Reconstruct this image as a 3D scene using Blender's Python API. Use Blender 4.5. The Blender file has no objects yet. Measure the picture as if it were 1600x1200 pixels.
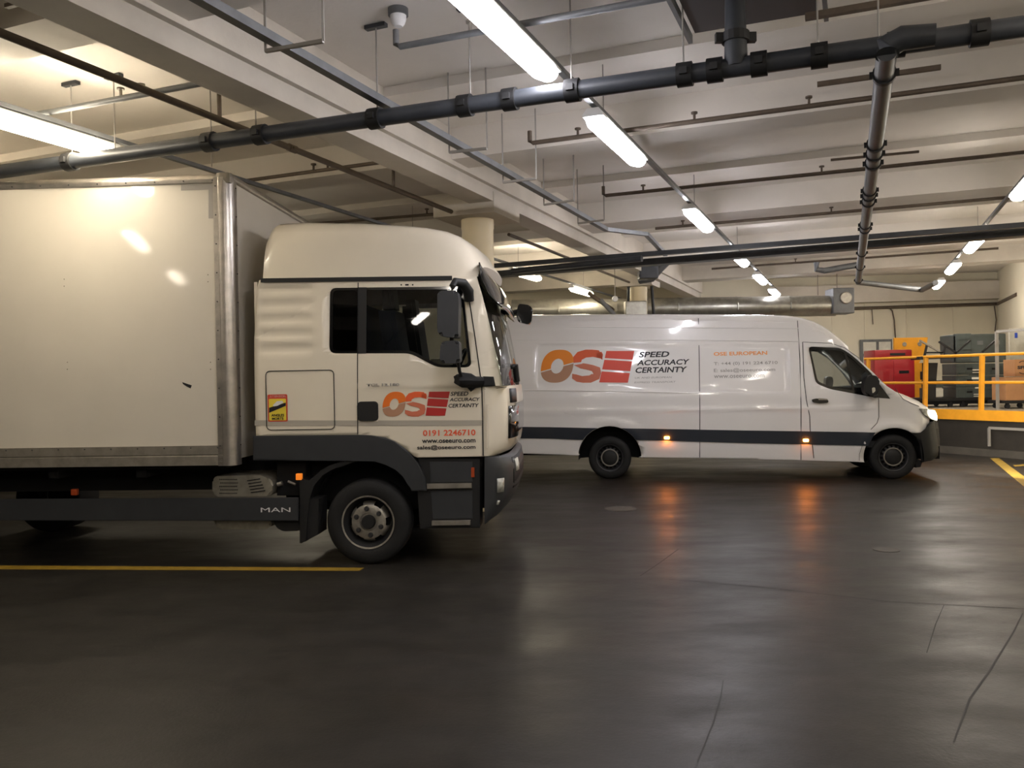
import bpy, bmesh, math, random
from mathutils import Vector, Matrix
from mathutils.geometry import tessellate_polygon
random.seed(7)
S = bpy.context.scene
COL = S.collection
# ------------------------------------------------------------------ camera
H = 1.68; F = 1300.0; ROLL = 0.018; PITCH = -0.0055
cr, sr = math.cos(ROLL), math.sin(ROLL)
Fw = Vector((0, math.cos(PITCH), math.sin(PITCH)))
R0 = Vector((1, 0, 0)); U0 = R0.cross(Fw)
Rt = R0*cr - U0*sr; Up = R0*sr + U0*cr
cam_d = bpy.data.cameras.new('camera'); cam = bpy.data.objects.new('camera', cam_d); COL.objects.link(cam)
cam_d.sensor_width = 36; cam_d.lens = F/1600*36; cam_d.clip_start = .05; cam_d.clip_end = 200
M3 = Matrix((Rt, Up, -Fw)).transposed()
cam.matrix_world = Matrix.Translation((0, 0, H)) @ M3.to_4x4()
S.camera = cam
# ------------------------------------------------------------------ world, exposure
w = bpy.data.worlds.new('world'); S.world = w; w.use_nodes = True
w.node_tree.nodes['Background'].inputs[0].default_value = (.9, .85, .78, 1)
w.node_tree.nodes['Background'].inputs[1].default_value = 0.03
S.view_settings.view_transform = 'Standard'; S.view_settings.look = 'None'
S.view_settings.gamma = 1; S.view_settings.use_curve_mapping = False
S.view_settings.exposure = 1.12
LAMP = 24.0           # strength of the lamp diffusers
# ------------------------------------------------------------------ helpers
def ray(px, py):
    return Fw + Rt*((px-800)/F) + Up*((600-py)/F)
def pz(px, py, z):
    r = ray(px, py); k = (z-H)/r.z
    return Vector((r.x*k, r.y*k, z))
def pd(px, py, Y):                       # point at world depth Y
    r = ray(px, py); k = Y/r.y
    return Vector((r.x*k, Y, H+r.z*k))
A = Vector((math.sin(math.radians(22.6)), math.cos(math.radians(22.6)), 0)); B = Vector((A.y, -A.x, 0))
def st(s, t, z): return A*s + B*t + Vector((0, 0, z))
def srgb(r, g, b):
    f = lambda c: (c/255/12.92) if c/255 <= .04045 else ((c/255+.055)/1.055)**2.4
    return (f(r), f(g), f(b), 1)
MATS = {}
def mat(name, col, rough=.5, metal=0, coat=0, emit=None, es=0, var=0, vscale=4, bump=0, bscale=60, spec=.5, rvar=0, dirt=None):
    m = bpy.data.materials.new(name); m.use_nodes = True; nt = m.node_tree; N = nt.nodes; L = nt.links
    p = N['Principled BSDF']
    p.inputs['Base Color'].default_value = col; p.inputs['Roughness'].default_value = rough
    p.inputs['Metallic'].default_value = metal; p.inputs['Coat Weight'].default_value = coat
    p.inputs['Coat Roughness'].default_value = .06; p.inputs['Specular IOR Level'].default_value = spec
    if emit: p.inputs['Emission Color'].default_value = emit; p.inputs['Emission Strength'].default_value = es
    tc = N.new('ShaderNodeTexCoord')
    if var or rvar or dirt:
        n = N.new('ShaderNodeTexNoise'); n.inputs['Scale'].default_value = vscale; n.inputs['Detail'].default_value = 6; n.inputs['Roughness'].default_value = .6
        L.new(tc.outputs['Object'], n.inputs['Vector'])
        cur = None
        if var or dirt:
            mx = N.new('ShaderNodeMix'); mx.data_type = 'RGBA'
            d = dirt if dirt else tuple(c*(1-var) for c in col[:3])+(1,)
            mx.inputs['A'].default_value = d; mx.inputs['B'].default_value = col
            mr = N.new('ShaderNodeMapRange'); mr.inputs[1].default_value = .32; mr.inputs[2].default_value = .62
            L.new(n.outputs['Fac'], mr.inputs[0]); L.new(mr.outputs[0], mx.inputs['Factor']); L.new(mx.outputs['Result'], p.inputs['Base Color'])
        if rvar:
            mr2 = N.new('ShaderNodeMapRange'); mr2.inputs[1].default_value = .3; mr2.inputs[2].default_value = .7
            mr2.inputs[3].default_value = rough+rvar; mr2.inputs[4].default_value = rough-rvar
            L.new(n.outputs['Fac'], mr2.inputs[0]); L.new(mr2.outputs[0], p.inputs['Roughness'])
    if bump:
        n2 = N.new('ShaderNodeTexNoise'); n2.inputs['Scale'].default_value = bscale; n2.inputs['Detail'].default_value = 4
        L.new(tc.outputs['Object'], n2.inputs['Vector'])
        bp = N.new('ShaderNodeBump'); bp.inputs['Strength'].default_value = bump; bp.inputs['Distance'].default_value = .01
        L.new(n2.outputs['Fac'], bp.inputs['Height']); L.new(bp.outputs['Normal'], p.inputs['Normal'])
    MATS[name] = m; return m
def glass(name, tint, refl=1.0):
    m = bpy.data.materials.new(name); m.use_nodes = True; nt = m.node_tree; N = nt.nodes; L = nt.links; N.clear()
    o = N.new('ShaderNodeOutputMaterial'); tr = N.new('ShaderNodeBsdfTransparent'); gl = N.new('ShaderNodeBsdfGlossy'); mx = N.new('ShaderNodeMixShader'); fr = N.new('ShaderNodeFresnel')
    tr.inputs[0].default_value = tint+(1,); gl.inputs['Roughness'].default_value = .02; fr.inputs[0].default_value = 1.45
    L.new(fr.outputs[0], mx.inputs[0]); L.new(tr.outputs[0], mx.inputs[1]); L.new(gl.outputs[0], mx.inputs[2]); L.new(mx.outputs[0], o.inputs[0])
    MATS[name] = m; return m

cream = mat('truck_paint', srgb(226, 217, 198), .28, coat=.6, var=.05, vscale=1.5)
cream_box = mat('box_panel_paint', srgb(204, 198, 186), .42, coat=.7, var=.07, vscale=.9)
vanp = mat('van_paint', srgb(236, 234, 233), .25, coat=.8, var=.03, vscale=1.2)
alu = mat('aluminium_rail', srgb(190, 184, 176), .32, .85, var=.25, vscale=9)
alu_dull = mat('dull_aluminium', srgb(150, 144, 134), .5, .6, var=.3, vscale=8)
dgrey = mat('dark_grey_plastic', srgb(46, 48, 51), .5, var=.15, vscale=6)
black = mat('black_plastic', srgb(15, 15, 16), .6)
blackg = mat('black_gloss', srgb(10, 11, 13), .12, coat=.6)
matte = mat('matte_black', srgb(12, 12, 13), .9)
rubber = mat('rubber', srgb(15, 15, 16), .75, bump=.2, bscale=80)
silver = mat('wheel_silver', srgb(170, 165, 155), .42, .7, var=.35, vscale=14)
dsteel = mat('dark_steel', srgb(70, 70, 72), .45, .6, var=.2)
chrome = mat('chrome', srgb(220, 220, 220), .15, 1)
amber = mat('amber_lens', srgb(255, 130, 30), .3, emit=(1, .28, .03, 1), es=.22)
amber_dim = mat('amber_dim', srgb(170, 70, 30), .35)
amber_on = mat('amber_lit', srgb(255, 150, 30), .3, emit=(1, .25, .02, 1), es=110)
lens = mat('lamp_lens', srgb(190, 190, 180), .15, coat=.8, var=.4, vscale=30)
head_on = mat('headlight_lit', (1, 1, 1, 1), .3, emit=(1, .93, .78, 1), es=9)
stripe = mat('navy_stripe', srgb(38, 44, 54), .35, coat=.3)
greystripe = mat('grey_stripe', srgb(172, 165, 152), .35)
o_top = mat('logo_orange', srgb(236, 140, 40), .35); o_bot = mat('logo_tan', srgb(178, 134, 106), .35)
s_top = mat('logo_red_orange', srgb(226, 96, 52), .35); s_bot = mat('logo_brown_orange', srgb(200, 112, 84), .35)
e_red = mat('logo_red', srgb(222, 74, 54), .35); e_dark = mat('logo_dark_red', srgb(178, 48, 44), .35)
o_top2 = mat('logo_orange_dim', srgb(232, 118, 40), .35)
ink = mat('ink_dark', srgb(28, 28, 34), .4); ink_grey = mat('ink_grey', srgb(150, 148, 146), .4)
ink_or = mat('ink_orange', srgb(240, 160, 90), .4); ink_red = mat('ink_red', srgb(232, 92, 56), .4); ink_w = mat('ink_white', srgb(215, 215, 215), .4)
concrete_w = mat('painted_ceiling', srgb(220, 214, 206), .75, var=.08, vscale=1.2, bump=.15, bscale=25)
beam_m = mat('painted_beam', srgb(203, 196, 184), .7, var=.12, vscale=2.2, bump=.15, bscale=25)
wall_m = mat('painted_wall', srgb(218, 211, 190), .75, var=.08, vscale=.8)
col_m = mat('column_paint', srgb(224, 208, 172), .45, var=.06, vscale=2)
pipe_m = mat('pipe_dark', srgb(56, 59, 64), .45, .1, var=.3, vscale=5)
pipe_g = mat('pipe_galvanised', srgb(112, 114, 116), .5, .4, var=.25, vscale=7)
pipe_br = mat('pipe_brown', srgb(96, 84, 72), .6, .2, var=.3, vscale=7)
rod_w = mat('rod_pale', srgb(150, 146, 140), .5, .2)
duct_m = mat('duct_galvanised', srgb(170, 168, 158), .35, .8, var=.3, vscale=6)
yellow = mat('safety_yellow', srgb(232, 160, 34), .45, var=.12, vscale=6)
yline = mat('floor_yellow', srgb(160, 130, 44), .5, var=.3, vscale=9)
dockdark = mat('dock_front_paint', srgb(40, 35, 29), .6, var=.35, vscale=5)
kerb_m = mat('kerb_concrete', srgb(72, 67, 60), .7, var=.3, vscale=5, bump=.2)
deck_m = mat('dock_deck', srgb(150, 142, 126), .55, var=.2, vscale=3)
redp = mat('red_plastic', srgb(160, 28, 38), .3, coat=.4)
card = mat('cardboard', srgb(170, 124, 84), .8, var=.1, vscale=8)
crate_m = mat('crate_grey', srgb(72, 80, 78), .5, var=.2, vscale=8)
crate_l = mat('crate_label', srgb(225, 220, 205), .5)
paper = mat('paper', srgb(215, 212, 200), .8, var=.1, vscale=12); blue = mat('blue_tape', srgb(50, 80, 190), .6)
white_det = mat('detector_white', srgb(225, 225, 225), .5)
seat_m = mat('seat_fabric', srgb(34, 36, 40), .9); dash_m = mat('dashboard', srgb(30, 31, 34), .7)
sticker_r = mat('sticker_red', srgb(196, 70, 50), .5); sticker_y = mat('sticker_yellow', srgb(222, 200, 60), .5)
tank_m = mat('tank_metal', srgb(150, 145, 132), .45, .5, var=.3, vscale=10)
gl_side = glass('side_glass', (.66, .69, .70)); gl_wind = glass('windscreen_glass', (.75, .82, .82)); gl_dark = glass('dark_glass', (.06, .07, .08))

def lamp_mat(name, c, k=1.0):
    return mat(name, (1, 1, 1, 1), .4, emit=c+(1,), es=LAMP*k)
lm_cool = lamp_mat('lamp_cool', (.95, .93, 1.0), .88); lm_warm = lamp_mat('lamp_warm', (1.0, .87, .66), 1.05); lm_neut = lamp_mat('lamp_neutral', (1.0, .91, .80))
lm_warm_dim = lamp_mat('lamp_warm_dim', (1.0, .87, .70), .62)

# floor: dark coated concrete with worn sheen, patches and scratches
def floor_mat():
    m = bpy.data.materials.new('floor_coating'); m.use_nodes = True; nt = m.node_tree; N = nt.nodes; L = nt.links; p = N['Principled BSDF']
    tc = N.new('ShaderNodeTexCoord')
    def noise(sc, det=6, stretch=None):
        n = N.new('ShaderNodeTexNoise'); n.inputs['Scale'].default_value = sc; n.inputs['Detail'].default_value = det; n.inputs['Roughness'].default_value = .62
        if stretch:
            mp = N.new('ShaderNodeMapping'); mp.inputs['Scale'].default_value = stretch; mp.inputs['Rotation'].default_value = (0, 0, .5)
            L.new(tc.outputs['Object'], mp.inputs[0]); L.new(mp.outputs[0], n.inputs['Vector'])
        else: L.new(tc.outputs['Object'], n.inputs['Vector'])
        return n
    n1 = noise(.55); n2 = noise(3.2, 8); n3 = noise(45, 3)
    r = N.new('ShaderNodeValToRGB'); e = r.color_ramp.elements
    e[0].position = .3; e[0].color = srgb(25, 24, 22); e[1].position = .7; e[1].color = srgb(47, 44, 40)
    ad = N.new('ShaderNodeMath'); ad.operation = 'MULTIPLY_ADD'; ad.inputs[1].default_value = .5; 
    ml = N.new('ShaderNodeMath'); ml.operation = 'MULTIPLY'; ml.inputs[1].default_value = .5
    L.new(n1.outputs['Fac'], ml.inputs[0]); L.new(n2.outputs['Fac'], ad.inputs[0]); L.new(ml.outputs[0], ad.inputs[2]); L.new(ad.outputs[0], r.inputs[0])
    L.new(r.outputs[0], p.inputs['Base Color'])
    n4 = noise(.8, 5, (1, 2.2, 1))
    rr = N.new('ShaderNodeMapRange'); rr.inputs[1].default_value = .35; rr.inputs[2].default_value = .65; rr.inputs[3].default_value = .50; rr.inputs[4].default_value = .34
    L.new(n4.outputs['Fac'], rr.inputs[0]); L.new(rr.outputs[0], p.inputs['Roughness'])
    b = N.new('ShaderNodeBump'); b.inputs['Strength'].default_value = .25; b.inputs['Distance'].default_value = .004
    L.new(n3.outputs['Fac'], b.inputs['Height']); b2 = N.new('ShaderNodeBump'); b2.inputs['Strength'].default_value = .12; b2.inputs['Distance'].default_value = .02
    L.new(n2.outputs['Fac'], b2.inputs['Height']); L.new(b.outputs['Normal'], b2.inputs['Normal']); L.new(b2.outputs['Normal'], p.inputs['Normal'])
    p.inputs['Specular IOR Level'].default_value = .21
    return m
floor_m = floor_mat()

def finish(name, bm, m, parent=None, smooth=False, loc=None, ms=None, angle=40):
    me = bpy.data.meshes.new(name)
    bmesh.ops.recalc_face_normals(bm, faces=bm.faces) if not getattr(finish, 'norecalc', False) else None
    bm.to_mesh(me); bm.free()
    for mm in (ms or [m]): me.materials.append(mm)
    o = bpy.data.objects.new(name, me); COL.objects.link(o)
    if smooth:
        for p in me.polygons: p.use_smooth = True
        try: me.set_sharp_from_angle(angle=math.radians(angle))
        except Exception: pass
    if parent: o.parent = parent
    if loc: o.location = loc
    return o
def tag(o, label, cat, group=None):
    o['label'] = label; o['category'] = cat
    if group: o['group'] = group
    return o
def struct(o, label=None):
    o['kind'] = 'structure'
    if label: o['label'] = label
    return o
def thing(name, label, cat, loc=(0, 0, 0), rz=0, group=None):
    o = bpy.data.objects.new(name, None); COL.objects.link(o); o.location = loc; o.rotation_euler = (0, 0, rz); o.empty_display_size = .2
    return tag(o, label, cat, group)
def box(bm, x0, x1, y0, y1, z0, z1, bev=0, mi=0):
    vs = [bm.verts.new((x, y, z)) for x in (x0, x1) for y in (y0, y1) for z in (z0, z1)]
    fs = [bm.faces.new([vs[i] for i in q]) for q in ((0, 1, 3, 2), (4, 6, 7, 5), (0, 4, 5, 1), (2, 3, 7, 6), (0, 2, 6, 4), (1, 5, 7, 3))]
    for f in fs: f.material_index = mi
    if bev:
        es = list({e for f in fs for e in f.edges})
        bmesh.ops.bevel(bm, geom=es, offset=bev, segments=2, affect='EDGES', profile=.6)
    return fs
def tube(bm, pts, r, n=12, mi=0, caps=True):
    pts = [Vector(p) for p in pts]; rings = []
    for i, p in enumerate(pts):
        d = (pts[min(i+1, len(pts)-1)]-pts[max(i-1, 0)]).normalized()
        up = Vector((0, 0, 1)) if abs(d.z) < .95 else Vector((0, 1, 0))
        a = d.cross(up).normalized(); b = a.cross(d)
        rr = r[i] if isinstance(r, (list, tuple)) else r
        rings.append([bm.verts.new(p + (a*math.cos(2*math.pi*k/n)+b*math.sin(2*math.pi*k/n))*rr) for k in range(n)])
    for i in range(len(rings)-1):
        for k in range(n):
            f = bm.faces.new((rings[i][k], rings[i][(k+1) % n], rings[i+1][(k+1) % n], rings[i+1][k])); f.material_index = mi
    if caps:
        bm.faces.new(rings[0]).material_index = mi; bm.faces.new(rings[-1][::-1]).material_index = mi
def bar(bm, p0, p1, wd, ht, mi=0):        # rectangular section bar between two points
    p0, p1 = Vector(p0), Vector(p1); d = (p1-p0).normalized()
    up = Vector((0, 0, 1)) if abs(d.z) < .95 else Vector((0, 1, 0))
    a = d.cross(up).normalized(); b = a.cross(d); v = []
    for p in (p0, p1):
        for i, j in ((-1, -1), (1, -1), (1, 1), (-1, 1)): v.append(bm.verts.new(p+a*i*wd/2+b*j*ht/2))
    for q in ((0, 1, 2, 3), (7, 6, 5, 4), (0, 4, 5, 1), (1, 5, 6, 2), (2, 6, 7, 3), (3, 7, 4, 0)):
        bm.faces.new([v[i] for i in q]).material_index = mi
def prism_xz(bm, poly, y0, y1, bev=0, mi=0):
    a = [bm.verts.new((x, y0, z)) for x, z in poly]; b = [bm.verts.new((x, y1, z)) for x, z in poly]; n = len(poly)
    fs = [bm.faces.new(a), bm.faces.new(b[::-1])]
    for i in range(n): fs.append(bm.faces.new((a[i], b[i], b[(i+1) % n], a[(i+1) % n])))
    for f in fs: f.material_index = mi
    if bev:
        es = [e for e in fs[0].edges]
        bmesh.ops.bevel(bm, geom=es, offset=bev, segments=2, affect='EDGES')
def lathe(bm, prof, n=40, mi=None, axis='y', flip=1):   # prof: (r, y[, mat]) list, around the y axis
    rings = []
    for q in prof:
        r, y = q[0], q[1]
        if r < 1e-4: rings.append([bm.verts.new((0, y, 0) if axis == 'y' else (0, 0, y))])
        else:
            ring = []
            for k in range(n):
                a = 2*math.pi*k/n; ring.append(bm.verts.new((r*math.cos(a), y, r*math.sin(a)) if axis == 'y' else (r*math.cos(a), r*math.sin(a), y)))
            rings.append(ring)
    for i in range(len(rings)-1):
        A_, B_ = rings[i], rings[i+1]; m_ = prof[i][2] if len(prof[i]) > 2 else (mi or 0)
        for k in range(n):
            k2 = (k+1) % n
            if len(A_) == 1 and len(B_) == 1: continue
            if len(A_) == 1: f = bm.faces.new((A_[0], B_[k2], B_[k]))
            elif len(B_) == 1: f = bm.faces.new((A_[k], A_[k2], B_[0]))
            else: f = bm.faces.new((A_[k], A_[k2], B_[k2], B_[k]))
            f.material_index = m_
def panel_bm(outer, holes=(), g=None, dx=.12, dz=.08, xs=(), zs=(), bm=None, mi=0, mirror=None):
    """flat polygon with holes in the x-z plane, cut into a grid and pushed to y = g(x, z)"""
    own = bmesh.new()
    polys = [[Vector((x, z, 0)) for x, z in outer]] + [[Vector((x, z, 0)) for x, z in h] for h in holes]
    flat = [v for p in polys for v in p]; vs = [own.verts.new((v.x, 0, v.y)) for v in flat]
    for t in tessellate_polygon(polys):
        try: own.faces.new([vs[i] for i in t])
        except ValueError: pass
    x0 = min(p[0] for p in outer); x1 = max(p[0] for p in outer); z0 = min(p[1] for p in outer); z1 = max(p[1] for p in outer)
    if g:
        X = list(xs); Z = list(zs)
        k = x0+dx
        while k < x1: X.append(k); k += dx
        k = z0+dz
        while k < z1: Z.append(k); k += dz
        for x in X: bmesh.ops.bisect_plane(own, geom=own.verts[:]+own.edges[:]+own.faces[:], plane_co=(x, 0, 0), plane_no=(1, 0, 0))
        for z in Z: bmesh.ops.bisect_plane(own, geom=own.verts[:]+own.edges[:]+own.faces[:], plane_co=(0, 0, z), plane_no=(0, 0, 1))
        bmesh.ops.remove_doubles(own, verts=own.verts, dist=1e-5)
        for v in own.verts: v.co.y = g(v.co.x, v.co.z)
    for f in own.faces:
        f.normal_update()
        if f.normal.y > 0: f.normal_flip()
        f.material_index = mi
    tmp = bpy.data.meshes.new('t'); own.to_mesh(tmp); own.free()
    if bm is None: bm = bmesh.new()
    bm.from_mesh(tmp)
    if mirror is not None:
        n0 = len(bm.verts); nf = len(bm.faces); bm.from_mesh(tmp); bm.verts.ensure_lookup_table(); bm.faces.ensure_lookup_table()
        for v in bm.verts[n0:]: v.co.y = mirror - v.co.y
        for f in bm.faces[nf:]: f.normal_flip()
    bpy.data.meshes.remove(tmp)
    return bm
def grid_bm(rows, bm=None, mi=0, close=False):
    if bm is None: bm = bmesh.new()
    V = [[bm.verts.new(p) for p in r] for r in rows]
    for i in range(len(V)-1):
        for j in range(len(V[i])-1):
            try: bm.faces.new((V[i][j], V[i][j+1], V[i+1][j+1], V[i+1][j])).material_index = mi
            except ValueError: pass
    return bm
def raw(name, bm, m, parent, smooth=True, thick=0, angle=35, ms=None):   # keep winding, optional thickness
    me = bpy.data.meshes.new(name); bm.to_mesh(me); bm.free()
    for mm in (ms or [m]): me.materials.append(mm)
    o = bpy.data.objects.new(name, me); COL.objects.link(o); o.parent = parent
    if smooth:
        for p in me.polygons: p.use_smooth = True
        try: me.set_sharp_from_angle(angle=math.radians(angle))
        except Exception: pass
    if thick:
        md = o.modifiers.new('thickness', 'SOLIDIFY'); md.thickness = thick; md.offset = -1
    return o
def interp(pts, x):
    pts = sorted(pts)
    if x <= pts[0][0]: return pts[0][1]
    for (a, b), (c, d) in zip(pts, pts[1:]):
        if x <= c: return b+(d-b)*(x-a)/(c-a)
    return pts[-1][1]
def sstep(a, b, x):
    t = max(0, min(1, (x-a)/(b-a))); return t*t*(3-2*t)
def text_bm(s, bold=.0, shear=0):
    c = bpy.data.curves.new('t', 'FONT'); c.body = s; c.size = 1; c.offset = bold*1.9; c.shear = shear; c.resolution_u = 3
    o = bpy.data.objects.new('t', c); COL.objects.link(o)
    bpy.context.view_layer.update(); dg = bpy.context.evaluated_depsgraph_get()
    me = bpy.data.meshes.new_from_object(o.evaluated_get(dg)); bpy.data.objects.remove(o)
    bm = bmesh.new(); bm.from_mesh(me); bpy.data.meshes.remove(me)
    xs = [v.co.x for v in bm.verts]; ys = [v.co.y for v in bm.verts]; x0, x1, y0, y1 = min(xs), max(xs), min(ys), max(ys)
    for v in bm.verts: v.co = Vector(((v.co.x-x0)/(x1-x0), 0, (v.co.y-y0)/(y1-y0)))
    return bm
def lettering(name, s, p0, p1, m, parent, g, bold=.0, shear=0, label=None, lift=.004):
    """p0 = left-bottom, p1 = right-top in local (x, z)"""
    bm = text_bm(s, bold, shear)
    for v in bm.verts:
        x = p0[0]+(p1[0]-p0[0])*v.co.x; z = p0[1]+(p1[1]-p0[1])*v.co.z
        v.co = Vector((x, g(x, z)-lift, z))
    for f in bm.faces:
        f.normal_update()
        if f.normal.y > 0: f.normal_flip()
    o = raw(name, bm, m, parent, smooth=False)
    if label: o['label'] = label
    return o
def decal(name, poly, m, parent, g, lift=.003, holes=(), label=None, dx=.15, dz=.1):
    bm = panel_bm(poly, holes, lambda x, z: g(x, z)-lift, dx, dz)
    o = raw(name, bm, m, parent, smooth=True)
    if label: o['label'] = label
    return o
def rrect(x0, z0, x1, z1, r, n=5):
    out = []
    for cx, cz, a in ((x1-r, z1-r, 0), (x0+r, z1-r, 90), (x0+r, z0+r, 180), (x1-r, z0+r, 270)):
        for k in range(n+1):
            t = math.radians(a+90*k/n); out.append((cx+r*math.cos(t), cz+r*math.sin(t)))
    return out
def rpoly(pts, r=.03, n=4):        # rounded polygon
    out = []; N_ = len(pts)
    for i in range(N_):
        p = Vector(pts[i]+(0,)) if len(pts[i]) == 2 else Vector(pts[i]); a = Vector(pts[i-1]+(0,)); b = Vector(pts[(i+1) % N_]+(0,))
        da = (a-p); db = (b-p); ra = min(r, da.length*.45); rb = min(r, db.length*.45)
        q0 = p+da.normalized()*ra; q1 = p+db.normalized()*rb
        for k in range(n+1):
            t = k/n; q = q0*(1-t)**2+p*2*t*(1-t)+q1*t*t; out.append((q.x, q.y))
    return out
def seam(name, pts, parent, g, wd=.008, m=None, closed=False):
    """thin recessed-looking shut line as a narrow dark strip following points"""
    bm = bmesh.new(); P = [Vector((x, g(x, z)-.004, z)) for x, z in pts]
    if closed: P.append(P[0])
    tube(bm, P, wd/2, 6)
    return raw(name, bm, m or matte, parent)
# ================================================================== THE HALL
ZS = H+2.75; ZR = H+2.41; ZL = H+2.12; ZP = H+1.985; ZBM = H+2.2
CORN = pd(1560, 560, 23.2); CORN.z = 0
WD = Vector((-math.cos(math.radians(5.7)), math.sin(math.radians(5.7)), 0))
def quadst(bm, s0, s1, t0, t1, z0, z1, bev=0):
    v = [bm.verts.new(st(s, t, z)) for s in (s0, s1) for t in (t0, t1) for z in (z0, z1)]
    for q in ((0, 1, 3, 2), (4, 6, 7, 5), (0, 4, 5, 1), (2, 3, 7, 6), (0, 2, 6, 4), (1, 5, 7, 3)): bm.faces.new([v[i] for i in q])
TR = CORN.dot(B)
bm = bmesh.new(); quadst(bm, -18, 40, -40, TR+.4, -.3, 0); struct(finish('floor', bm, floor_m), 'dark grey coated concrete floor with worn sheen')
bm = bmesh.new(); quadst(bm, -18, 40, -40, TR+.4, ZS, ZS+.3); struct(finish('ceiling', bm, concrete_w), 'white painted concrete ceiling slab')
RIBS = [-8.7, -4.5, -.35, 3.87, 8.15, 12.58, 16.9]
for s in RIBS:
    bm = bmesh.new(); quadst(bm, s, s+(.42 if s < 12 else .8), -38, TR, ZR, ZS+.01); struct(finish('ceiling_rib', bm, concrete_w))
for s in (2.2, 6.75, 10.95, 15.2, 19.4):
    bm = bmesh.new(); quadst(bm, s, s+.3, -38, TR, ZS-.09, ZS+.01); struct(finish('ceiling_rib', bm, concrete_w))
bm = bmesh.new(); quadst(bm, 21.0, 21.6, -9, TR, ZR, ZS+.01); struct(finish('ceiling_rib', bm, beam_m))
def wallpoly(name, p0, p1, z1, th, m=wall_m, lab=None):
    bm = bmesh.new(); p0, p1 = Vector(p0), Vector(p1); n = Vector((-(p1-p0).y, (p1-p0).x, 0)).normalized()*th
    v = [bm.verts.new(Vector((q.x, q.y, z))) for q in (p0, p1, p1+n, p0+n) for z in (0, z1)]
    for q in ((0, 1, 3, 2), (2, 3, 5, 4), (4, 5, 7, 6), (6, 7, 1, 0), (0, 2, 4, 6), (1, 7, 5, 3)): bm.faces.new([v[i] for i in q])
    return struct(finish(name, bm, m), lab)
BL = CORN+WD*34
wallpoly('wall_back', BL, CORN, ZS, .3, lab='cream painted back wall')
wallpoly('wall_right', CORN, CORN-A*40, ZS, .3, lab='cream painted right wall')
wallpoly('wall_left', BL-A*42, BL, ZS, .3)
wallpoly('wall_front', st(-17, TR, 0), st(-17, -40, 0), ZS, .3)
# main downstand beam (runs away from the viewer over the columns)
def beam(t0, t1, z0, s0, s1):
    bm = bmesh.new(); quadst(bm, s0, s1, t0, t1, z0, z0+.16); o = struct(finish('ceiling_beam', bm, beam_m), 'long white painted downstand beam over the columns')
    bm = bmesh.new(); quadst(bm, s0, s1, t0-.02, t1+.06, z0+.16, ZS+.01); struct(finish('ceiling_beam', bm, beam_m))
TB0 = pz(300, 129, ZBM).dot(B); TB1 = pz(300, 92, ZBM).dot(B)
beam(TB0, TB1, ZBM, -12, 24.0)
def column(px, py, d, r):
    p = pd(px, py, d); bm = bmesh.new()
    lathe(bm, [(0, 0), (r, 0), (r, ZBM-.26), (r*1.03, ZBM-.24), (r*1.03, ZBM-.13), (0, ZBM-.13)], 40, axis='z')
    o = finish('column', bm, col_m, smooth=True, loc=(p.x, p.y, 0)); struct(o, 'round cream painted concrete column'); return p
c1 = column(747, 400, 10.8, .205); c2 = column(997, 460, 19.2, .205)
for c in (c1, c2):      # square heads where the beam sits on the columns
    s, t = c.dot(A), Vector((c.x, c.y, 0)).dot(B)
    bm = bmesh.new(); quadst(bm, s-.42, s+.42, t-.42, t+.42, ZBM-.13, ZBM+.12); struct(finish('column_head', bm, beam_m), 'square white painted head of a column')
# joint lines in the wall
for px in (1245, 1310, 1360, 1423, 1493):
    p = pd(px, 500, 23.2); q = CORN+WD*((CORN.x-p.x)/math.cos(math.radians(5.7)))
    bm = bmesh.new(); bar(bm, (q.x, q.y-.01, .9), (q.x, q.y-.01, 3.9), .03, .02); struct(finish('trim_1', bm, wall_m))

# ------------------------------------------------------------------ lamps
def lamp_proto():
    r = thing('batten_lamp', 'x', 'lamp')
    bm = bmesh.new()
    Ls = .78
    bm2 = bmesh.new()
    pts = [(-.088, .012), (.088, .012), (.088, .03), (.05, .08), (-.05, .08), (-.088, .03)]
    a = [bm2.verts.new((x, -Ls, z+.0)) for x, z in pts]; b = [bm2.verts.new((x, Ls, z)) for x, z in pts]
    bm2.faces.new(a); bm2.faces.new(b[::-1])
    for i in range(6): bm2.faces.new((a[i], b[i], b[(i+1) % 6], a[(i+1) % 6]))
    finish('housing', bm2, white_det, r)
    # rounded diffuser
    rows = []
    for j in range(13):
        y = -Ls+.01 + (2*Ls-.02)*j/12; e = 1 if 0 < j < 12 else .72
        rows.append([Vector(((.095*e)*math.cos(math.radians(-180*k/14)), y, .01+.08*e*math.sin(math.radians(-180*k/14)))) for k in range(15)])
    grid_bm(rows, bm); 
    bmesh.ops.holes_fill(bm, edges=bm.edges)
    d = finish('diffuser', bm, lm_cool, r, smooth=True, angle=60)
    for s in (-.55, .55):
        b3 = bmesh.new(); tube(b3, [(0, s, .08), (0, s, .1)], .012, 8); finish('bracket', b3, rod_w, r)
    return r
LP = lamp_proto(); first = [True]
def place_lamp(s, t, label, m, group, z=ZL):
    if first[0]: r = LP; first[0] = False
    else:
        r = LP.copy(); COL.objects.link(r)
        for ch in LP.children:
            c = ch.copy(); COL.objects.link(c); c.parent = r
    r.location = st(s, t, z); r.rotation_euler = (0, 0, -math.radians(22.6)); r['label'] = label; r['group'] = group
    for c in r.children:
        if c.name.startswith('housing') and m is lm_warm: c.scale.x = .62      # body narrowed to let more lamp light reach the ceiling
        if c.name.startswith('diffuser'):
            if c.data.users > 1 or True: c.data = c.data.copy()
            c.data.materials[0] = m
    return r
TC = pz(966, 222, ZL).dot(B); TRR = pz(1522, 382, ZL).dot(B); TLL = pz(70, 207, ZL).dot(B)
def s_of(px, py, z=ZL): return pz(px, py, z).dot(A)
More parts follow.
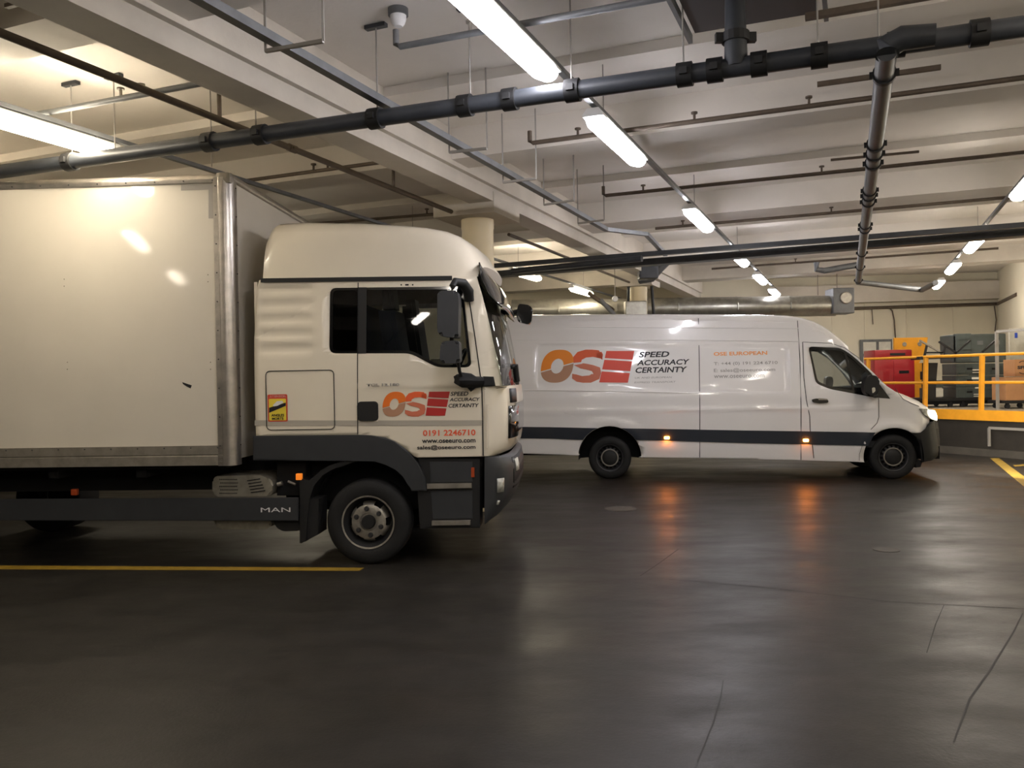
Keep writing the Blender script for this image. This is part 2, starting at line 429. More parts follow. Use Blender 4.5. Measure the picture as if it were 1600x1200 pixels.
cen = [(s_of(795, 52), 'nearest and largest lit batten lamp at the top centre, cut by the frame'),
       (s_of(966, 222), 'lit batten lamp hanging just beyond the big dark pipe, second of the centre row'),
       (s_of(1094, 344), 'third lit batten lamp of the centre row, above the van roof middle'),
       (s_of(1161, 405), 'fourth lit batten lamp of the centre row, above the van'),
       (s_of(1190, 436), 'fifth lit batten lamp of the centre row, small and close to the far duct'),
       (s_of(1210, 457), 'farthest and smallest lit batten lamp of the centre row')]
for s, l in cen: place_lamp(s, TC, l, lm_cool, 'centre row of batten lamps')
rgt = [(s_of(1606, 288), 'lit batten lamp cut by the right edge of the frame, nearest of the right row'),
       (s_of(1522, 382), 'second lit batten lamp of the right row, counted from the right edge'),
       (s_of(1489, 419), 'third lit batten lamp of the right row, above the loading dock'),
       (s_of(1467, 444), 'farthest lit batten lamp of the right row, beside the diagonal pipe')]
for s, l in rgt: place_lamp(s, TRR, l, lm_neut, 'right row of batten lamps')
lft = [(s_of(62, 205), 'lit warm batten lamp at the left edge above the truck box'),
       (s_of(810, 430), 'lit batten lamp seen just right of the truck sun visor'),
       (s_of(897, 456), 'lit batten lamp between the truck mirror and the far column')]
for s, l in lft: place_lamp(s, TLL, l, lm_warm, 'left row of batten lamps')
def mirrored(px, py):      # the lamp whose reflection in the truck's side shows at this spot
    n = Vector((math.sin(math.radians(3.5)), math.cos(math.radians(3.5)), 0)); q = pz(575, 884, 0); off = Vector((q.x, q.y, 0)).dot(n)-.12
    r = ray(px, py); k = off/r.dot(n); P = Vector((0, 0, H))+r*k; d = r-n*2*r.dot(n); m = (ZL-P.z)/d.z; P = P+d*m
    return P.dot(A), Vector((P.x, P.y, 0)).dot(B)
MR = [mirrored(212, 376), mirrored(275, 433)]
for s, t_ in MR:
    bm = bmesh.new()
    for e_ in (-.55, .55): p = st(s+e_, t_, 0); tube(bm, [(p.x, p.y, ZL+.1), (p.x, p.y, ZS)], .008, 6)
    tag(finish('hanger_rod', bm, rod_w), 'pair of rods holding a lamp out of view behind the viewpoint', 'hanger', 'rods of the lamps behind the viewpoint')
for s, t_ in MR: place_lamp(s, t_, 'lit batten lamp out of view behind the viewpoint, over the left', lm_warm_dim, 'batten lamps behind the viewpoint on the left')
for s in (.4, -3.8): place_lamp(s, TC, 'added lit batten lamp out of view behind the viewpoint, over the middle', lm_neut, 'added batten lamps behind the viewpoint in the middle')  # unseen lamps, added for the light they give
for s in (5.2, .9, -3.4): place_lamp(s, TRR, 'added lit batten lamp out of view to the right of the viewpoint', lm_neut, 'added batten lamps out of view on the right')  # more lamps added outside the frame for illumination
for s in (5, 9.3, 14): place_lamp(s, TLL-4.2, 'lit batten lamp out of view beyond the truck box', lm_warm, 'batten lamps beyond the truck box')

# ------------------------------------------------------------------ pipes and services
def pipe_thing(name, label, cat, pts, r, m, coup=(), clampm=None, group=None, square=False, cw=1.28, cl=.05):
    """pts world points; the pipe is the thing, its couplings are parts; coup = fractions along the first..last line"""
    bm = bmesh.new()
    pts = [Vector(p) for p in pts]
    if square:
        for a_, b_ in zip(pts, pts[1:]): bar(bm, a_, b_, r*2, r*1.6)
    else: tube(bm, pts, r, 14)
    o = finish(name, bm, m, smooth=not square); tag(o, label, cat, group)
    a_, b_ = pts[0], pts[-1]; d = (b_-a_).normalized()
    for f in coup:
        p = a_+(b_-a_)*f; cb = bmesh.new(); tube(cb, [p-d*cl, p+d*cl], r*cw, 14)
        side = d.cross(Vector((0, 0, 1))).normalized()
        for s_ in (-1, 1): bar(cb, p+side*s_*r*cw-d*cl*.5, p+side*s_*r*cw+d*cl*.5, r*.5, r*.7)
        finish('coupling', cb, clampm or m, o, smooth=True)
    return o
def frac(a_, b_, px):   # fraction along a world segment whose image column is px
    lo, hi = 0., 1.
    def col_(f):
        p = Vector(a_).lerp(Vector(b_), f)-Vector((0, 0, H)); return 800+F*p.dot(Rt)/p.dot(Fw)
    s = 1 if col_(1) > col_(0) else -1
    for _ in range(40):
        mid = (lo+hi)/2
        if (col_(mid)-px)*s < 0: lo = mid
        else: hi = mid
    return lo
# big dark drain pipe crossing the whole picture
a_ = pz(-60, 277, ZP); b_ = pz(1680, 30, ZP)
bigpipe = pipe_thing('drain_pipe', 'thick dark grey pipe crossing the whole ceiling from left edge to right edge', 'pipe', [a_, b_], .062, pipe_m,
                     [frac(a_, b_, x) for x in (110, 328, 408, 587, 727, 797, 895, 1070, 1117, 1186, 1280, 1400, 1530)], black)
def hang(px, pytop, pybot, at_z, ztop=None, r=.006, m=rod_w, name='hanger_rod', label='', plate=True):
    p = pz(px, pybot, at_z); t = ztop or ZS
    bm = bmesh.new(); tube(bm, [(p.x, p.y, at_z), (p.x, p.y, t)], r, 8)
    o = finish(name, bm, m, smooth=True); tag(o, label, 'hanger', 'rods the ceiling pipes hang from')
    if plate:
        b2 = bmesh.new(); bar(b2, (p.x-.09*B.x, p.y-.09*B.y, t-.02), (p.x+.09*B.x, p.y+.09*B.y, t-.02), .05, .03); finish('ceiling_plate', b2, pipe_m, o)
    return o
for px, py, wh in ((113, 252, 'above the left end of the truck box'), (180, 243, 'left of the truck box corner'), (330, 218, 'above the truck box corner'), (400, 208, 'just right of the truck box corner'),
               (590, 183, 'over the truck cab roof'), (735, 160, 'just left of the nearest lamp tip'), (893, 138, 'just right of the nearest lamp'), (1068, 112, 'left of the dark ceiling unit outlet'), (1278, 82, 'right of the dark ceiling unit'), (1373, 70, 'beside the elbow of the receding pipe')):
    hang(px, 0, py, ZP+.05, label='thin hanger rod of the thick dark pipe, '+wh)
# receding pipe on the right
e0 = pz(1386, 80, H+1.85); e1 = pz(1341, 441, H+1.85)
rp = pipe_thing('receding_pipe', 'grey pipe with clamp collars running away above the van front', 'pipe', [e0, e1], .058, pipe_m,
           [frac2 for frac2 in (.03, .16, .185, .21, .30, .32, .345, .46, .485, .66, .80, .97)], black, cw=1.22, cl=.022)
bm = bmesh.new(); q = pz(1386, 80, H+1.85); tube(bm, [q+B*.0+Vector((0, 0, -.02)), q+Vector((0, 0, .03))+A*.02, q+Vector((0, 0, .06))+B*.08, q+Vector((0, 0, .05))+B*.25], [.066, .075, .07, .062], 14); finish('elbow', bm, pipe_m, rp, smooth=True)
# dark ceiling unit with outlet pipe down to the drain pipe
un = thing('ceiling_unit', 'dark box-shaped unit bolted under the ceiling at the top edge', 'ceiling unit', tuple(pz(1180, 40, H+2.45)))
k0 = pz(1086, 52, H+2.45); k1 = pz(1278, 20, H+2.45)
bm = bmesh.new()
v = [k0, k1, k1-A*1.3, k0-A*1.3]
vv = [bm.verts.new(Vector((q.x, q.y, z))-Vector(un.location)) for q in v for z in (H+2.45, ZS-.02)]
for q in ((0, 1, 3, 2), (2, 3, 5, 4), (4, 5, 7, 6), (6, 7, 1, 0), (0, 2, 4, 6), (1, 7, 5, 3)): bm.faces.new([vv[i] for i in q])
finish('casing', bm, mat('unit_dark', srgb(42, 46, 52), .5, .2, var=.2, vscale=4), un)
bm = bmesh.new(); bar(bm, k0-Vector(un.location)-B*.05+A*.1, k0-Vector(un.location)-B*.05-A*1.2, .03, .06); finish('side_rail', bm, pipe_g, un)
bm = bmesh.new(); bar(bm, k1-Vector(un.location)+B*.05+A*.1+Vector((0, 0, .0)), k1-Vector(un.location)+B*.05-A*1.2, .03, .06); finish('side_rail', bm, pipe_g, un)
q = a_.lerp(b_, frac(a_, b_, 1150))
bm = bmesh.new(); tube(bm, [(q.x, q.y, ZP), (q.x, q.y, H+2.5)], [.075, .062], 16)
o = finish('drop_pipe', bm, pipe_m, smooth=True); tag(o, 'short dark vertical pipe joining the ceiling unit to the thick pipe', 'pipe')
bm = bmesh.new(); tube(bm, [(q.x, q.y, ZP+.16), (q.x, q.y, ZP+.22)], .088, 16); bar(bm, (q.x-.13, q.y, ZP+.19), (q.x+.13, q.y, ZP+.19), .04, .06); finish('flange', bm, black, o)
# cable trunking 1 along the beam
def atline(tcoord, s0, s1, z): return [st(s0, tcoord, z), st(s1, tcoord, z)]
def Tt(px, py, z): return pz(px, py, z).dot(B)
zz = H+2.1; t1 = Tt(508, 108, zz)
bm = bmesh.new(); s_end = pz(962, 357, zz).dot(A)
pipe_thing('cable_trunking', 'grey cable tray running away beside the main beam, ending above the far column', 'cable tray', atline(t1, 1.0, s_end, zz), .034, pipe_g, square=True)
g0 = st(s_end, t1, zz); g1 = pz(1010, 366, zz+.02); g2 = pz(1040, 398, zz-.05); 
pipe_thing('cable_trunking', 'bent end of the cable tray dropping toward the far column', 'cable tray', [g0, g1, g2], .034, pipe_g, square=True)
def trapeze(x0, y0, x1, y1, z, label):
    p = pz(x0, y0, z); q2 = pz(x1, y1, z); bm = bmesh.new(); bar(bm, p, q2, .022, .022); bar(bm, p, (p.x, p.y, ZS), .014, .014); bar(bm, q2, (q2.x, q2.y, ZS), .014, .014)
    return tag(finish('trapeze_hanger', bm, rod_w), label, 'hanger', 'U-shaped hangers under the cable tray')
trapeze(415, 80, 505, 64, zz-.06, 'large pale U-shaped hanger under the cable tray near the top left')
trapeze(702, 238, 761, 232, zz-.06, 'U-shaped hanger under the cable tray left of the second lamp')
trapeze(786, 285, 838, 279, zz-.06, 'U-shaped hanger under the cable tray above the first column')
trapeze(850, 320, 897, 313, zz-.06, 'U-shaped hanger under the cable tray right of the first column')
trapeze(903, 349, 944, 344, zz-.06, 'farthest U-shaped hanger under the cable tray')
# pipe 2 (thin, left)
z2 = H+2.1; t2 = Tt(300, 170, z2)
p2 = pipe_thing('water_pipe', 'thin dark pipe running away over the truck toward the first column', 'pipe', atline(t2, 1.0, s_of(712, 330, z2), z2), .028, pipe_br, [.28, .62], cw=1.25)
for px, py in ((343, 187), (615, 298)):
    q = pz(px, py, z2); bm = bmesh.new(); tube(bm, [(q.x, q.y, z2), (q.x, q.y, ZR+.1)], .018, 8); finish('riser', bm, pipe_br, p2, smooth=True)
p3 = pipe_thing('water_pipe', 'thin dark pipe continuing beyond the first column to the far column', 'pipe', atline(t2, s_of(800, 366, z2), 18, z2), .025, pipe_br)
# trunking of the lamp rows
for t_, sa, sb, lab in ((TLL, -10, 23.5, 'slim grey trunking the left row of lamps hangs from'), (TC, -10, 23.0, 'slim grey trunking the centre row of lamps hangs from'), (TRR, -6, 21, 'slim grey trunking the right row of lamps hangs from')):
    pipe_thing('lamp_trunking', lab, 'trunking', atline(t_, sa, sb, ZL+.12), .024, pipe_g, square=True)
    for i in range(int((sb-2)/4.25)):
        p = st(2.6+4.25*i, t_, ZL+.16); bm = bmesh.new(); tube(bm, [p, (p.x, p.y, ZS)], .005, 6); tag(finish('hanger_rod', bm, rod_w), 'thin rod holding the lamp trunking under the ceiling, one of many alike', 'hanger', 'rods holding the lamp trunking')
# sprinkler pipes
def sprinkler(x0, y0, x1, y1, z, r, label, heads=(), m=pipe_br, endup=True):
    p, q = pz(x0, y0, z), pz(x1, y1, z)
    bm = bmesh.new(); pts = [p, q]
    if endup: pts = [p+Vector((0, 0, .12)), p+Vector((0, 0, .02)), p+(q-p).normalized()*.03, q]
    tube(bm, pts, r, 10); o = finish('sprinkler_pipe', bm, m, smooth=True); tag(o, label, 'pipe')
    for hx in heads:
        c = p.lerp(q, frac(p, q, hx)); b2 = bmesh.new(); tube(b2, [c, c+Vector((0, 0, .07))], .012, 8); lathe_pts = c+Vector((0, 0, .075))
        tube(b2, [c+Vector((0, 0, .07)), c+Vector((0, 0, .085))], .03, 10); finish('sprinkler_head', b2, silver if m is pipe_g else m, o, smooth=True)
    return o
zsp = H+2.31
sprinkler(619, 74, 1040, -4, zsp, .022, 'dark sprinkler pipe with upturned end near the smoke detector', (735,), pipe_g)
sprinkler(828, 224, 1700, 108, zsp, .022, 'sprinkler pipe with upturned end crossing behind the second lamp', (903, 1085, 1264), pipe_br)
sprinkler(943, 306, 1700, 228, zsp, .022, 'sprinkler pipe with upturned end crossing before the third lamp', (1005, 1284), pipe_br)
sprinkler(1024, 357, 1625, 304, zsp, .022, 'sprinkler pipe with a hanging end just beyond the third lamp', (1067, 1299), pipe_br, False)
sprinkler(1112, 420, 1560, 388, zsp, .022, 'farthest long sprinkler pipe below the dark ducts', (1243,), pipe_br, False)
sprinkler(20, 186, 316, 130, zsp, .024, 'pale sprinkler pipe above the left lamp with two heads', (189, 221), pipe_g, False)
sprinkler(372, 284, 592, 254, zsp, .02, 'sprinkler pipe with two shiny heads above the cab rear', (490, 512), pipe_br, False)
sprinkler(487, 350, 724, 331, zsp, .02, 'dark sprinkler pipe close above the truck cab roof', (667,), pipe_br, False)
# channels
def channel(x0, y0, x1, y1, z, wd, m, label):
    bm = bmesh.new(); bar(bm, pz(x0, y0, z), pz(x1, y1, z), wd, wd*.8); return tag(finish('strut_channel', bm, m), label, 'channel')
channel(1277, 132, 1470, 105, ZR-.02+.1, .045, pipe_br, 'brown strut channel fixed across the ceiling beside the receding pipe, nearer one')
channel(1298, 250, 1436, 237, ZR, .03, pipe_br, 'thin brown strut channel fixed across the ceiling beside the receding pipe, farther one')
channel(1258, 27, 1460, -8, ZR-.05, .05, pipe_br, 'brown strut channel at the top edge right of the dark unit')
channel(10, 10, 60, -3, ZR-.05, .03, pipe_br, 'short bracket at the top left corner on the main beam')
# smoke detector
q = pz(622, 14, ZS); sd = thing('smoke_detector', 'round white smoke detector under the ceiling left of the nearest lamp', 'smoke detector', tuple(q))
bm = bmesh.new(); tube(bm, [(0, 0, 0), (0, 0, -.05)], .075, 20); finish('base', bm, pipe_g, sd, smooth=True)
bm = bmesh.new(); tube(bm, [(0, 0, -.05), (0, 0, -.075), (0, 0, -.11), (0, 0, -.13)], [.06, .06, .048, .03], 24); finish('head', bm, white_det, sd, smooth=True)
# far dark ducts
def duct(pts, wd, ht, m, label, name='duct'):
    bm = bmesh.new()
    for p, q in zip(pts, pts[1:]): bar(bm, p, q, wd, ht)
    return tag(finish(name, bm, m), label, 'duct')
zd = H+1.985
duct([pz(700, 435, zd), pz(1660, 359, zd)], .22, .11, pipe_m, 'long dark flat duct crossing the far ceiling, lower of the pair')
duct([pz(700, 421, zd+.02), pz(1660, 347, zd+.02)], .1, .07, pipe_m, 'slim dark duct crossing the far ceiling just before the flat one')
pipe_thing('water_pipe', 'grey pipe along the far dark duct ending at the column', 'pipe', [pz(800, 424, zd-.1), pz(1003, 404, zd-.1)], .05, pipe_m)
# round galvanised duct before the back wall
p0, p1 = pd(800, 484, 21.6), pd(1305, 478, 20.9)
gd = pipe_thing('round_duct', 'large round galvanised duct running along the back wall above the van', 'duct', [p0, p1], .26, duct_m, (.15, .33, .52, .7, .86), duct_m, cw=1.03, cl=.02)
q = pd(1315, 470, 20.8); bm = bmesh.new(); box(bm, q.x-.3, q.x+.22, q.y-.25, q.y+.3, q.z-.33, q.z+.3, .02)
db = finish('duct_end_box', bm, pipe_g); tag(db, 'square galvanised box with round fan at the duct end above the van cab', 'duct')
bm = bmesh.new(); lathe(bm, [(0, -.02), (.13, -.02), (.15, 0), (.15, .05)], 24); finish('fan_ring', bm, silver, db, smooth=True, loc=(q.x+.0, q.y-.28, q.z+.05))
for px, py in ((1278, 412), (1308, 410)):
    p = pd(px, 455, 20.8); bm = bmesh.new(); tube(bm, [(p.x, p.y, p.z-.1), (p.x, p.y, ZS)], .008, 6); tag(finish('hanger_rod', bm, pipe_br), 'rod holding the square box at the end of the round duct', 'hanger', 'rods of the duct end box')
# pipes on the right: branch at the end of the receding pipe
Pb = lambda px, py, d: pd(px, py, d)
dd = e1.y
pipe_thing('branch_pipe', 'grey branch pipe leaving the receding pipe to the left', 'pipe', [Pb(1338, 414, dd-.6), Pb(1288, 423, dd-.6), Pb(1276, 421, dd-.6), Pb(1276, 410, dd-.6)], .06, pipe_g)
pipe_thing('branch_pipe', 'grey pipe falling right from the end of the receding pipe toward the last lamp', 'pipe', [Pb(1341, 441, dd), Pb(1375, 445, dd+.2), Pb(1441, 453, dd+.4), Pb(1462, 442, dd-1.2)], .055, pipe_g)
# conduit along the back wall and up the right wall
def onwall(px, py):
    r = ray(px, py); n = Vector((-WD.y, WD.x, 0)); k = (CORN-n*0).dot(n)/r.dot(n); k = (CORN.dot(n))/(r.x*n.x+r.y*n.y); return Vector((r.x*k, r.y*k, H+r.z*k))+Vector((0, -.05, 0))
cpts = [onwall(1180, 487), onwall(1340, 482), onwall(1557, 475)]
o = pipe_thing('wall_conduit', 'dark pipe running along the back wall at shoulder of the beam', 'pipe', cpts, .045, pipe_br)
pc = CORN-A*.1; 
pipe_thing('wall_conduit', 'dark pipe climbing forward along the right wall', 'pipe', [cpts[-1], Vector((cpts[-1].x, cpts[-1].y, cpts[-1].z))-A*3-Vector((0, 0, 0))], .045, pipe_br)
bm = bmesh.new(); q0 = onwall(1200, 478)+Vector((0, -.1, .25)); q1 = onwall(1557, 462)+Vector((0, -.1, .15)); bar(bm, q0, q1, .35, .5); struct(finish('trim_2', bm, beam_m), 'pale beam along the top of the back wall')
def cable(pts, label, r=.012, m=pipe_br):
    bm = bmesh.new(); tube(bm, pts, r, 8); return tag(finish('cable', bm, m, smooth=True), label, 'cable')
cable([onwall(1388, 481), onwall(1393, 486), onwall(1396, 500), onwall(1398, 530)], 'brown cable curving down the back wall above the yellow board', .018)
cable([onwall(1361, 482), onwall(1363, 507)], 'short dark cable hanging on the wall above the notice board', .012)
cable([onwall(1552, 478), onwall(1555, 500), onwall(1553, 518)], 'dark cable hanging in the corner of back and right wall', .015)
# far column services
c = c2
for i, (dx, lab) in enumerate(((-.25, 'dark cable bundle running down the left of the far column'), (.28, 'dark cable bundle running down the right of the far column'))):
    cable([Vector((c.x+dx*1.0, c.y-.22, 3.75)), Vector((c.x+dx*1.05, c.y-.24, 3.4)), Vector((c.x+dx*(.2 if i == 0 else 1.1), c.y-.26, 3.1)), Vector((c.x+dx*1.0, c.y-.24, 2.4))], lab, .035, black)
bm = bmesh.new(); q = pd(1012, 415, 17.4); box(bm, q.x-.2, q.x+.2, q.y-.15, q.y+.15, q.z-.28, q.z+.0, .03); tag(finish('junction_duct', bm, pipe_m), 'dark boxy junction where trays meet above the far column', 'duct')
bm = bmesh.new(); tube(bm, [pd(1000, 437, 18.6), pd(1018, 434, 18.4), pd(1030, 420, 18.3), pd(1042, 408, 18.2)], .1, 12); tag(finish('bent_duct', bm, pipe_g, smooth=True), 'grey bent duct curling over the far column', 'duct')
bm = bmesh.new(); q = pd(995, 477, 18.7); box(bm, q.x-.28, q.x+.2, q.y-.2, q.y+.1, q.z-.3, q.z+.08, .02); tag(finish('column_wrap', bm, duct_m), 'crumpled silvery wrapping round the far column above the van roof', 'wrapping')
pipe_thing('water_pipe', 'pair of short pale pipes slanting behind the van roof beside the far column', 'pipe', [pd(938, 468, 18.5), pd(960, 492, 18.5)], .05, pipe_g)
pipe_thing('water_pipe', 'dark bar slanting from behind the lamp to the van roof near the far column', 'pipe', [pd(920, 458, 19), pd(958, 485, 18.6)], .05, pipe_br)
bm = bmesh.new(); q = pd(961, 467, 18.9); lathe(bm, [(0, -.05), (.06, -.05), (.07, 0), (0, 0)], 16); tag(finish('wall_lamp', bm, white_det, smooth=True, loc=tuple(q)), 'small round pale fitting left of the far column', 'fitting')
q = pd(961, 462, 19.0); bm = bmesh.new(); tube(bm, [(q.x, q.y+.0, q.z-.1), (q.x, q.y+.0, ZS)], .01, 6); tag(finish('hanger_rod', bm, rod_w), 'rod the small round fitting hangs on left of the far column', 'hanger')
bm = bmesh.new(); p_ = pd(1084, 452, 19.5)
# floor markings
def floor_quad(name, pts, m, label):
    bm = bmesh.new(); v = [bm.verts.new(pz(x, y, 0)+Vector((0, 0, .003))) for x, y in pts]; u = [bm.verts.new(pz(x, y, 0)) for x, y in pts]
    bm.faces.new(v); n = len(v)
    for i in range(n): bm.faces.new((v[i], u[i], u[(i+1) % n], v[(i+1) % n]))
    return tag(finish(name, bm, m), label, 'floor marking')
floor_quad('floor_marking', [(-80, 883.5), (569, 887.5), (562, 892), (-80, 889)], yline, 'thin yellow painted bay line on the floor before the truck')
floor_quad('floor_marking', [(1547, 716), (1561, 716), (1640, 774), (1640, 794)], yline, 'broad yellow painted line slanting at the right edge before the dock')
floor_quad('floor_marking', [(1583, 727), (1640, 722.5), (1640, 725), (1586, 729)], yline, 'thin pale yellow painted line near the dock at the right edge')
def scratch(pts, wpx, m, label):
    bm = bmesh.new(); P = [pz(x, y, .0015) for x, y in pts]; rows = []
    for i_, p_ in enumerate(P):
        d_ = (P[min(i_+1, len(P)-1)]-P[max(i_-1, 0)]).normalized(); n_ = Vector((-d_.y, d_.x, 0))*wpx*(.4+.6*math.sin(math.pi*(i_+.3)/len(P))); rows.append([p_-n_, p_+n_])
    grid_bm(rows, bm); return tag(finish('floor_scratch', bm, m), label, 'floor mark')
scm = mat('scratch_dark', srgb(36, 35, 34), .7)
scratch([(1130, 1063), (1126, 1090), (1114, 1130), (1090, 1190)], .004, scm, 'dark curved scratch in the floor at the bottom of the picture')
scratch([(1598, 958), (1585, 985), (1545, 1050), (1515, 1092), (1490, 1160)], .006, scm, 'long dark scratch in the floor near the right edge')
scratch([(1475, 945), (1462, 975), (1448, 1020)], .004, scm, 'short faint scratch in the floor left of the long one')
scratch([(1000, 900), (1030, 880), (1060, 858)], .006, scm, 'faint dark joint in the floor under the left van marker light')
scratch([(1045, 905), (1190, 917), (1390, 940), (1600, 951)], .006, scm, 'long straight joint in the floor crossing to the right edge')
def cover(px, py, r, lab):
    q = pz(px, py, 0); bm = bmesh.new(); tube(bm, [(0, 0, 0), (0, 0, .004)], r, 28); o = tag(finish('floor_cover', bm, kerb_m, loc=(q.x, q.y, 0)), lab, 'drain cover')
cover(1385, 859, .12, 'small round metal cover in the floor before the van front wheel'); cover(970, 795, .2, 'round worn cover in the floor before the van rear wheel')
# ================================================================== WHEELS
def wheel(parent, x, z, r, yout, width, kind, rimr, name='wheel'):
    """outer face at local y = yout, tyre goes inwards (+y)"""
    bm = bmesh.new()
    prof = [(rimr*.98, .035), (rimr*1.04, .012), (rimr*1.12, .004), (r*.80, -.002), (r*.92, .006), (r*.975, .022), (r, .045),
            (r, width-.045), (r*.975, width-.022), (r*.92, width-.006), (rimr*1.1, width), (rimr, width-.02)]
    lathe(bm, prof, 56)
    for k in (.25, .42, .58, .75): pass
    o = finish(name, bm, rubber, parent, smooth=True, loc=(x, yout, z))
    bm = bmesh.new()
    if kind == 'truck':
        lathe(bm, [(rimr*1.03, .012, 0), (rimr*1.05, .003, 0), (rimr*.985, .006, 1), (rimr*.93, .05, 1), (rimr*.86, .09, 1), (rimr*.80, .15, 1)], 48)
        ob = finish('rim', bm, silver, o, smooth=True, ms=[silver, dsteel])
        bm = bmesh.new()
        n = 60; rings = []
        prof = [(rimr*.80, .10), (rimr*.76, .06), (rimr*.68, .035), (rimr*.64, .03), (rimr*.36, .03), (rimr*.34, .045), (rimr*.27, .045)]
        lathe(bm, prof, 60)
        # hand holes: remove faces in the outer rings
        bm.faces.ensure_lookup_table(); kill = []
        for f in bm.faces:
            c_ = f.calc_center_median(); rr = math.hypot(c_.x, c_.z); an = (math.degrees(math.atan2(c_.z, c_.x))+12) % 60
            if rr > rimr*.71 and an < 22: kill.append(f)
        bmesh.ops.delete(bm, geom=kill, context='FACES')
        dk = finish('wheel_disc', bm, silver, o, smooth=True)
        bm = bmesh.new(); lathe(bm, [(rimr*.27, .05), (rimr*.27, -.0), (rimr*.24, -.012), (0, -.012)], 32); finish('hub', bm, black, o, smooth=True)
        for k in range(6):
            a = math.radians(60*k+38); b2 = bmesh.new(); lathe(b2, [(.0, -.004), (.016, -.004), (.018, .0), (.024, .012), (.024, .03)], 10)
            finish('wheel_nut', b2, dsteel, o, smooth=True, loc=(rimr*.52*math.cos(a), .012, rimr*.52*math.sin(a)))
        bm = bmesh.new(); lathe(bm, [(rimr*.8, .14), (0, .14)], 32); finish('brake_drum', bm, matte, o)
    else:
        lathe(bm, [(rimr*1.03, .01), (rimr*1.04, .002), (rimr*.97, .006), (rimr*.93, .04), (rimr*.88, .07)], 48)
        finish('rim', bm, dsteel, o, smooth=True)
        bm = bmesh.new(); lathe(bm, [(rimr*.90, .07), (rimr*.78, .045), (rimr*.70, .03), (rimr*.66, .028)], 64)
        bm.faces.ensure_lookup_table(); kill = []
        for f in bm.faces:
            c_ = f.calc_center_median(); rr = math.hypot(c_.x, c_.z); an = (math.degrees(math.atan2(c_.z, c_.x))) % 22.5
            if rimr*.72 < rr < rimr*.86 and an < 11: kill.append(f)
        bmesh.ops.delete(bm, geom=kill, context='FACES')
        finish('wheel_disc', bm, dsteel, o, smooth=True)
        bm = bmesh.new(); lathe(bm, [(rimr*.68, .03), (rimr*.66, .012), (rimr*.60, .012), (rimr*.58, .03)], 48); finish('trim_ring', bm, silver, o, smooth=True)
        bm = bmesh.new(); lathe(bm, [(rimr*.58, .03), (rimr*.5, .02), (rimr*.2, .012), (0, .012)], 32); finish('hub_cap', bm, black, o, smooth=True)
        bm = bmesh.new(); lathe(bm, [(rimr*.88, .09), (0, .09)], 32); finish('brake_disc', bm, matte, o)
    return o

# ================================================================== TRUCK
TY = math.radians(3.5)
tw = pz(575, 884, 0)
truck = thing('box_truck', 'cream box truck with high roof cab and orange and red lettering, parked at the left', 'truck', (tw.x, tw.y, 0), -TY)
tu = Vector((math.cos(TY), -math.sin(TY), 0)); tv = Vector((math.sin(TY), math.cos(TY), 0)); to = Vector((tw.x, tw.y, 0))
def TL(px, py, y=0.0):
    r = ray(px, py); k = (y + to.dot(tv))/r.dot(tv); P = Vector((0, 0, H))+r*k - to
    return (P.dot(tu), P.z)
def T(px, py, y=0.0): x, z = TL(px, py, y); return Vector((x, y, z))
CW = 2.25
zl0, zl1 = TL(450, 556)[1], TL(450, 440)[1]; xl0, xl1 = TL(401, 500)[0], TL(495, 500)[0]
def gC(x, z):
    y = .0
    if z > 1.75: y += (z-1.75)*.035
    m_ = sstep(xl0-.0, xl0+.03, x)*(1-sstep(xl1-.12, xl1, x))*sstep(zl0-.02, zl0+.03, z)*(1-sstep(zl1-.03, zl1, z))
    if m_ > 0: y += .011*m_*(1-math.cos((z-zl0)/(zl1-zl0)*2*math.pi*5.0))/2*2
    xe = TL(748, 560)[0]
    if x > xe: y += (x-xe)**2*2.2
    # soft body crease at the belt line
    zb = TL(600, 604)[1]; y -= .012*math.exp(-((z-zb)/.02)**2)*(1 if x > TL(556, 600)[0] else 0)*.5
    return y
g0f = lambda x, z: 0.0
win = rpoly([TL(514.5, 449.5), TL(722, 447), TL(737, 574), TL(683, 574), TL(641, 552), TL(514.5, 552)], .06)
out = [TL(*p) for p in ((400, 681), (398, 610), (396.5, 530), (400, 450), (403, 437), (560, 436), (744, 431), (753, 460), (763, 500), (772, 542), (779, 575), (784, 603), (757, 606), (757, 713), (652, 715), (647, 713), (631, 699), (617, 690), (602, 683.5), (580, 680), (560, 679.5))]
def both(name, outer, holes, g, dx, dz, m, root, W, xs=(), zs=(), thick=.02, angle=50):
    for far in (False, True):
        bm = panel_bm(outer, holes, g, dx, dz, xs=xs, zs=zs)
        if far:
            for v in bm.verts: v.co.y = W-v.co.y
            for f in bm.faces: f.normal_flip()
        raw(name, bm, m, root, thick=thick, angle=angle)
both('cab_side', out, [win], gC, .09, .035, cream, truck, CW, xs=(xl1-.12, xl1-.08, xl1-.04, xl1, xl0+.02), thick=.03)
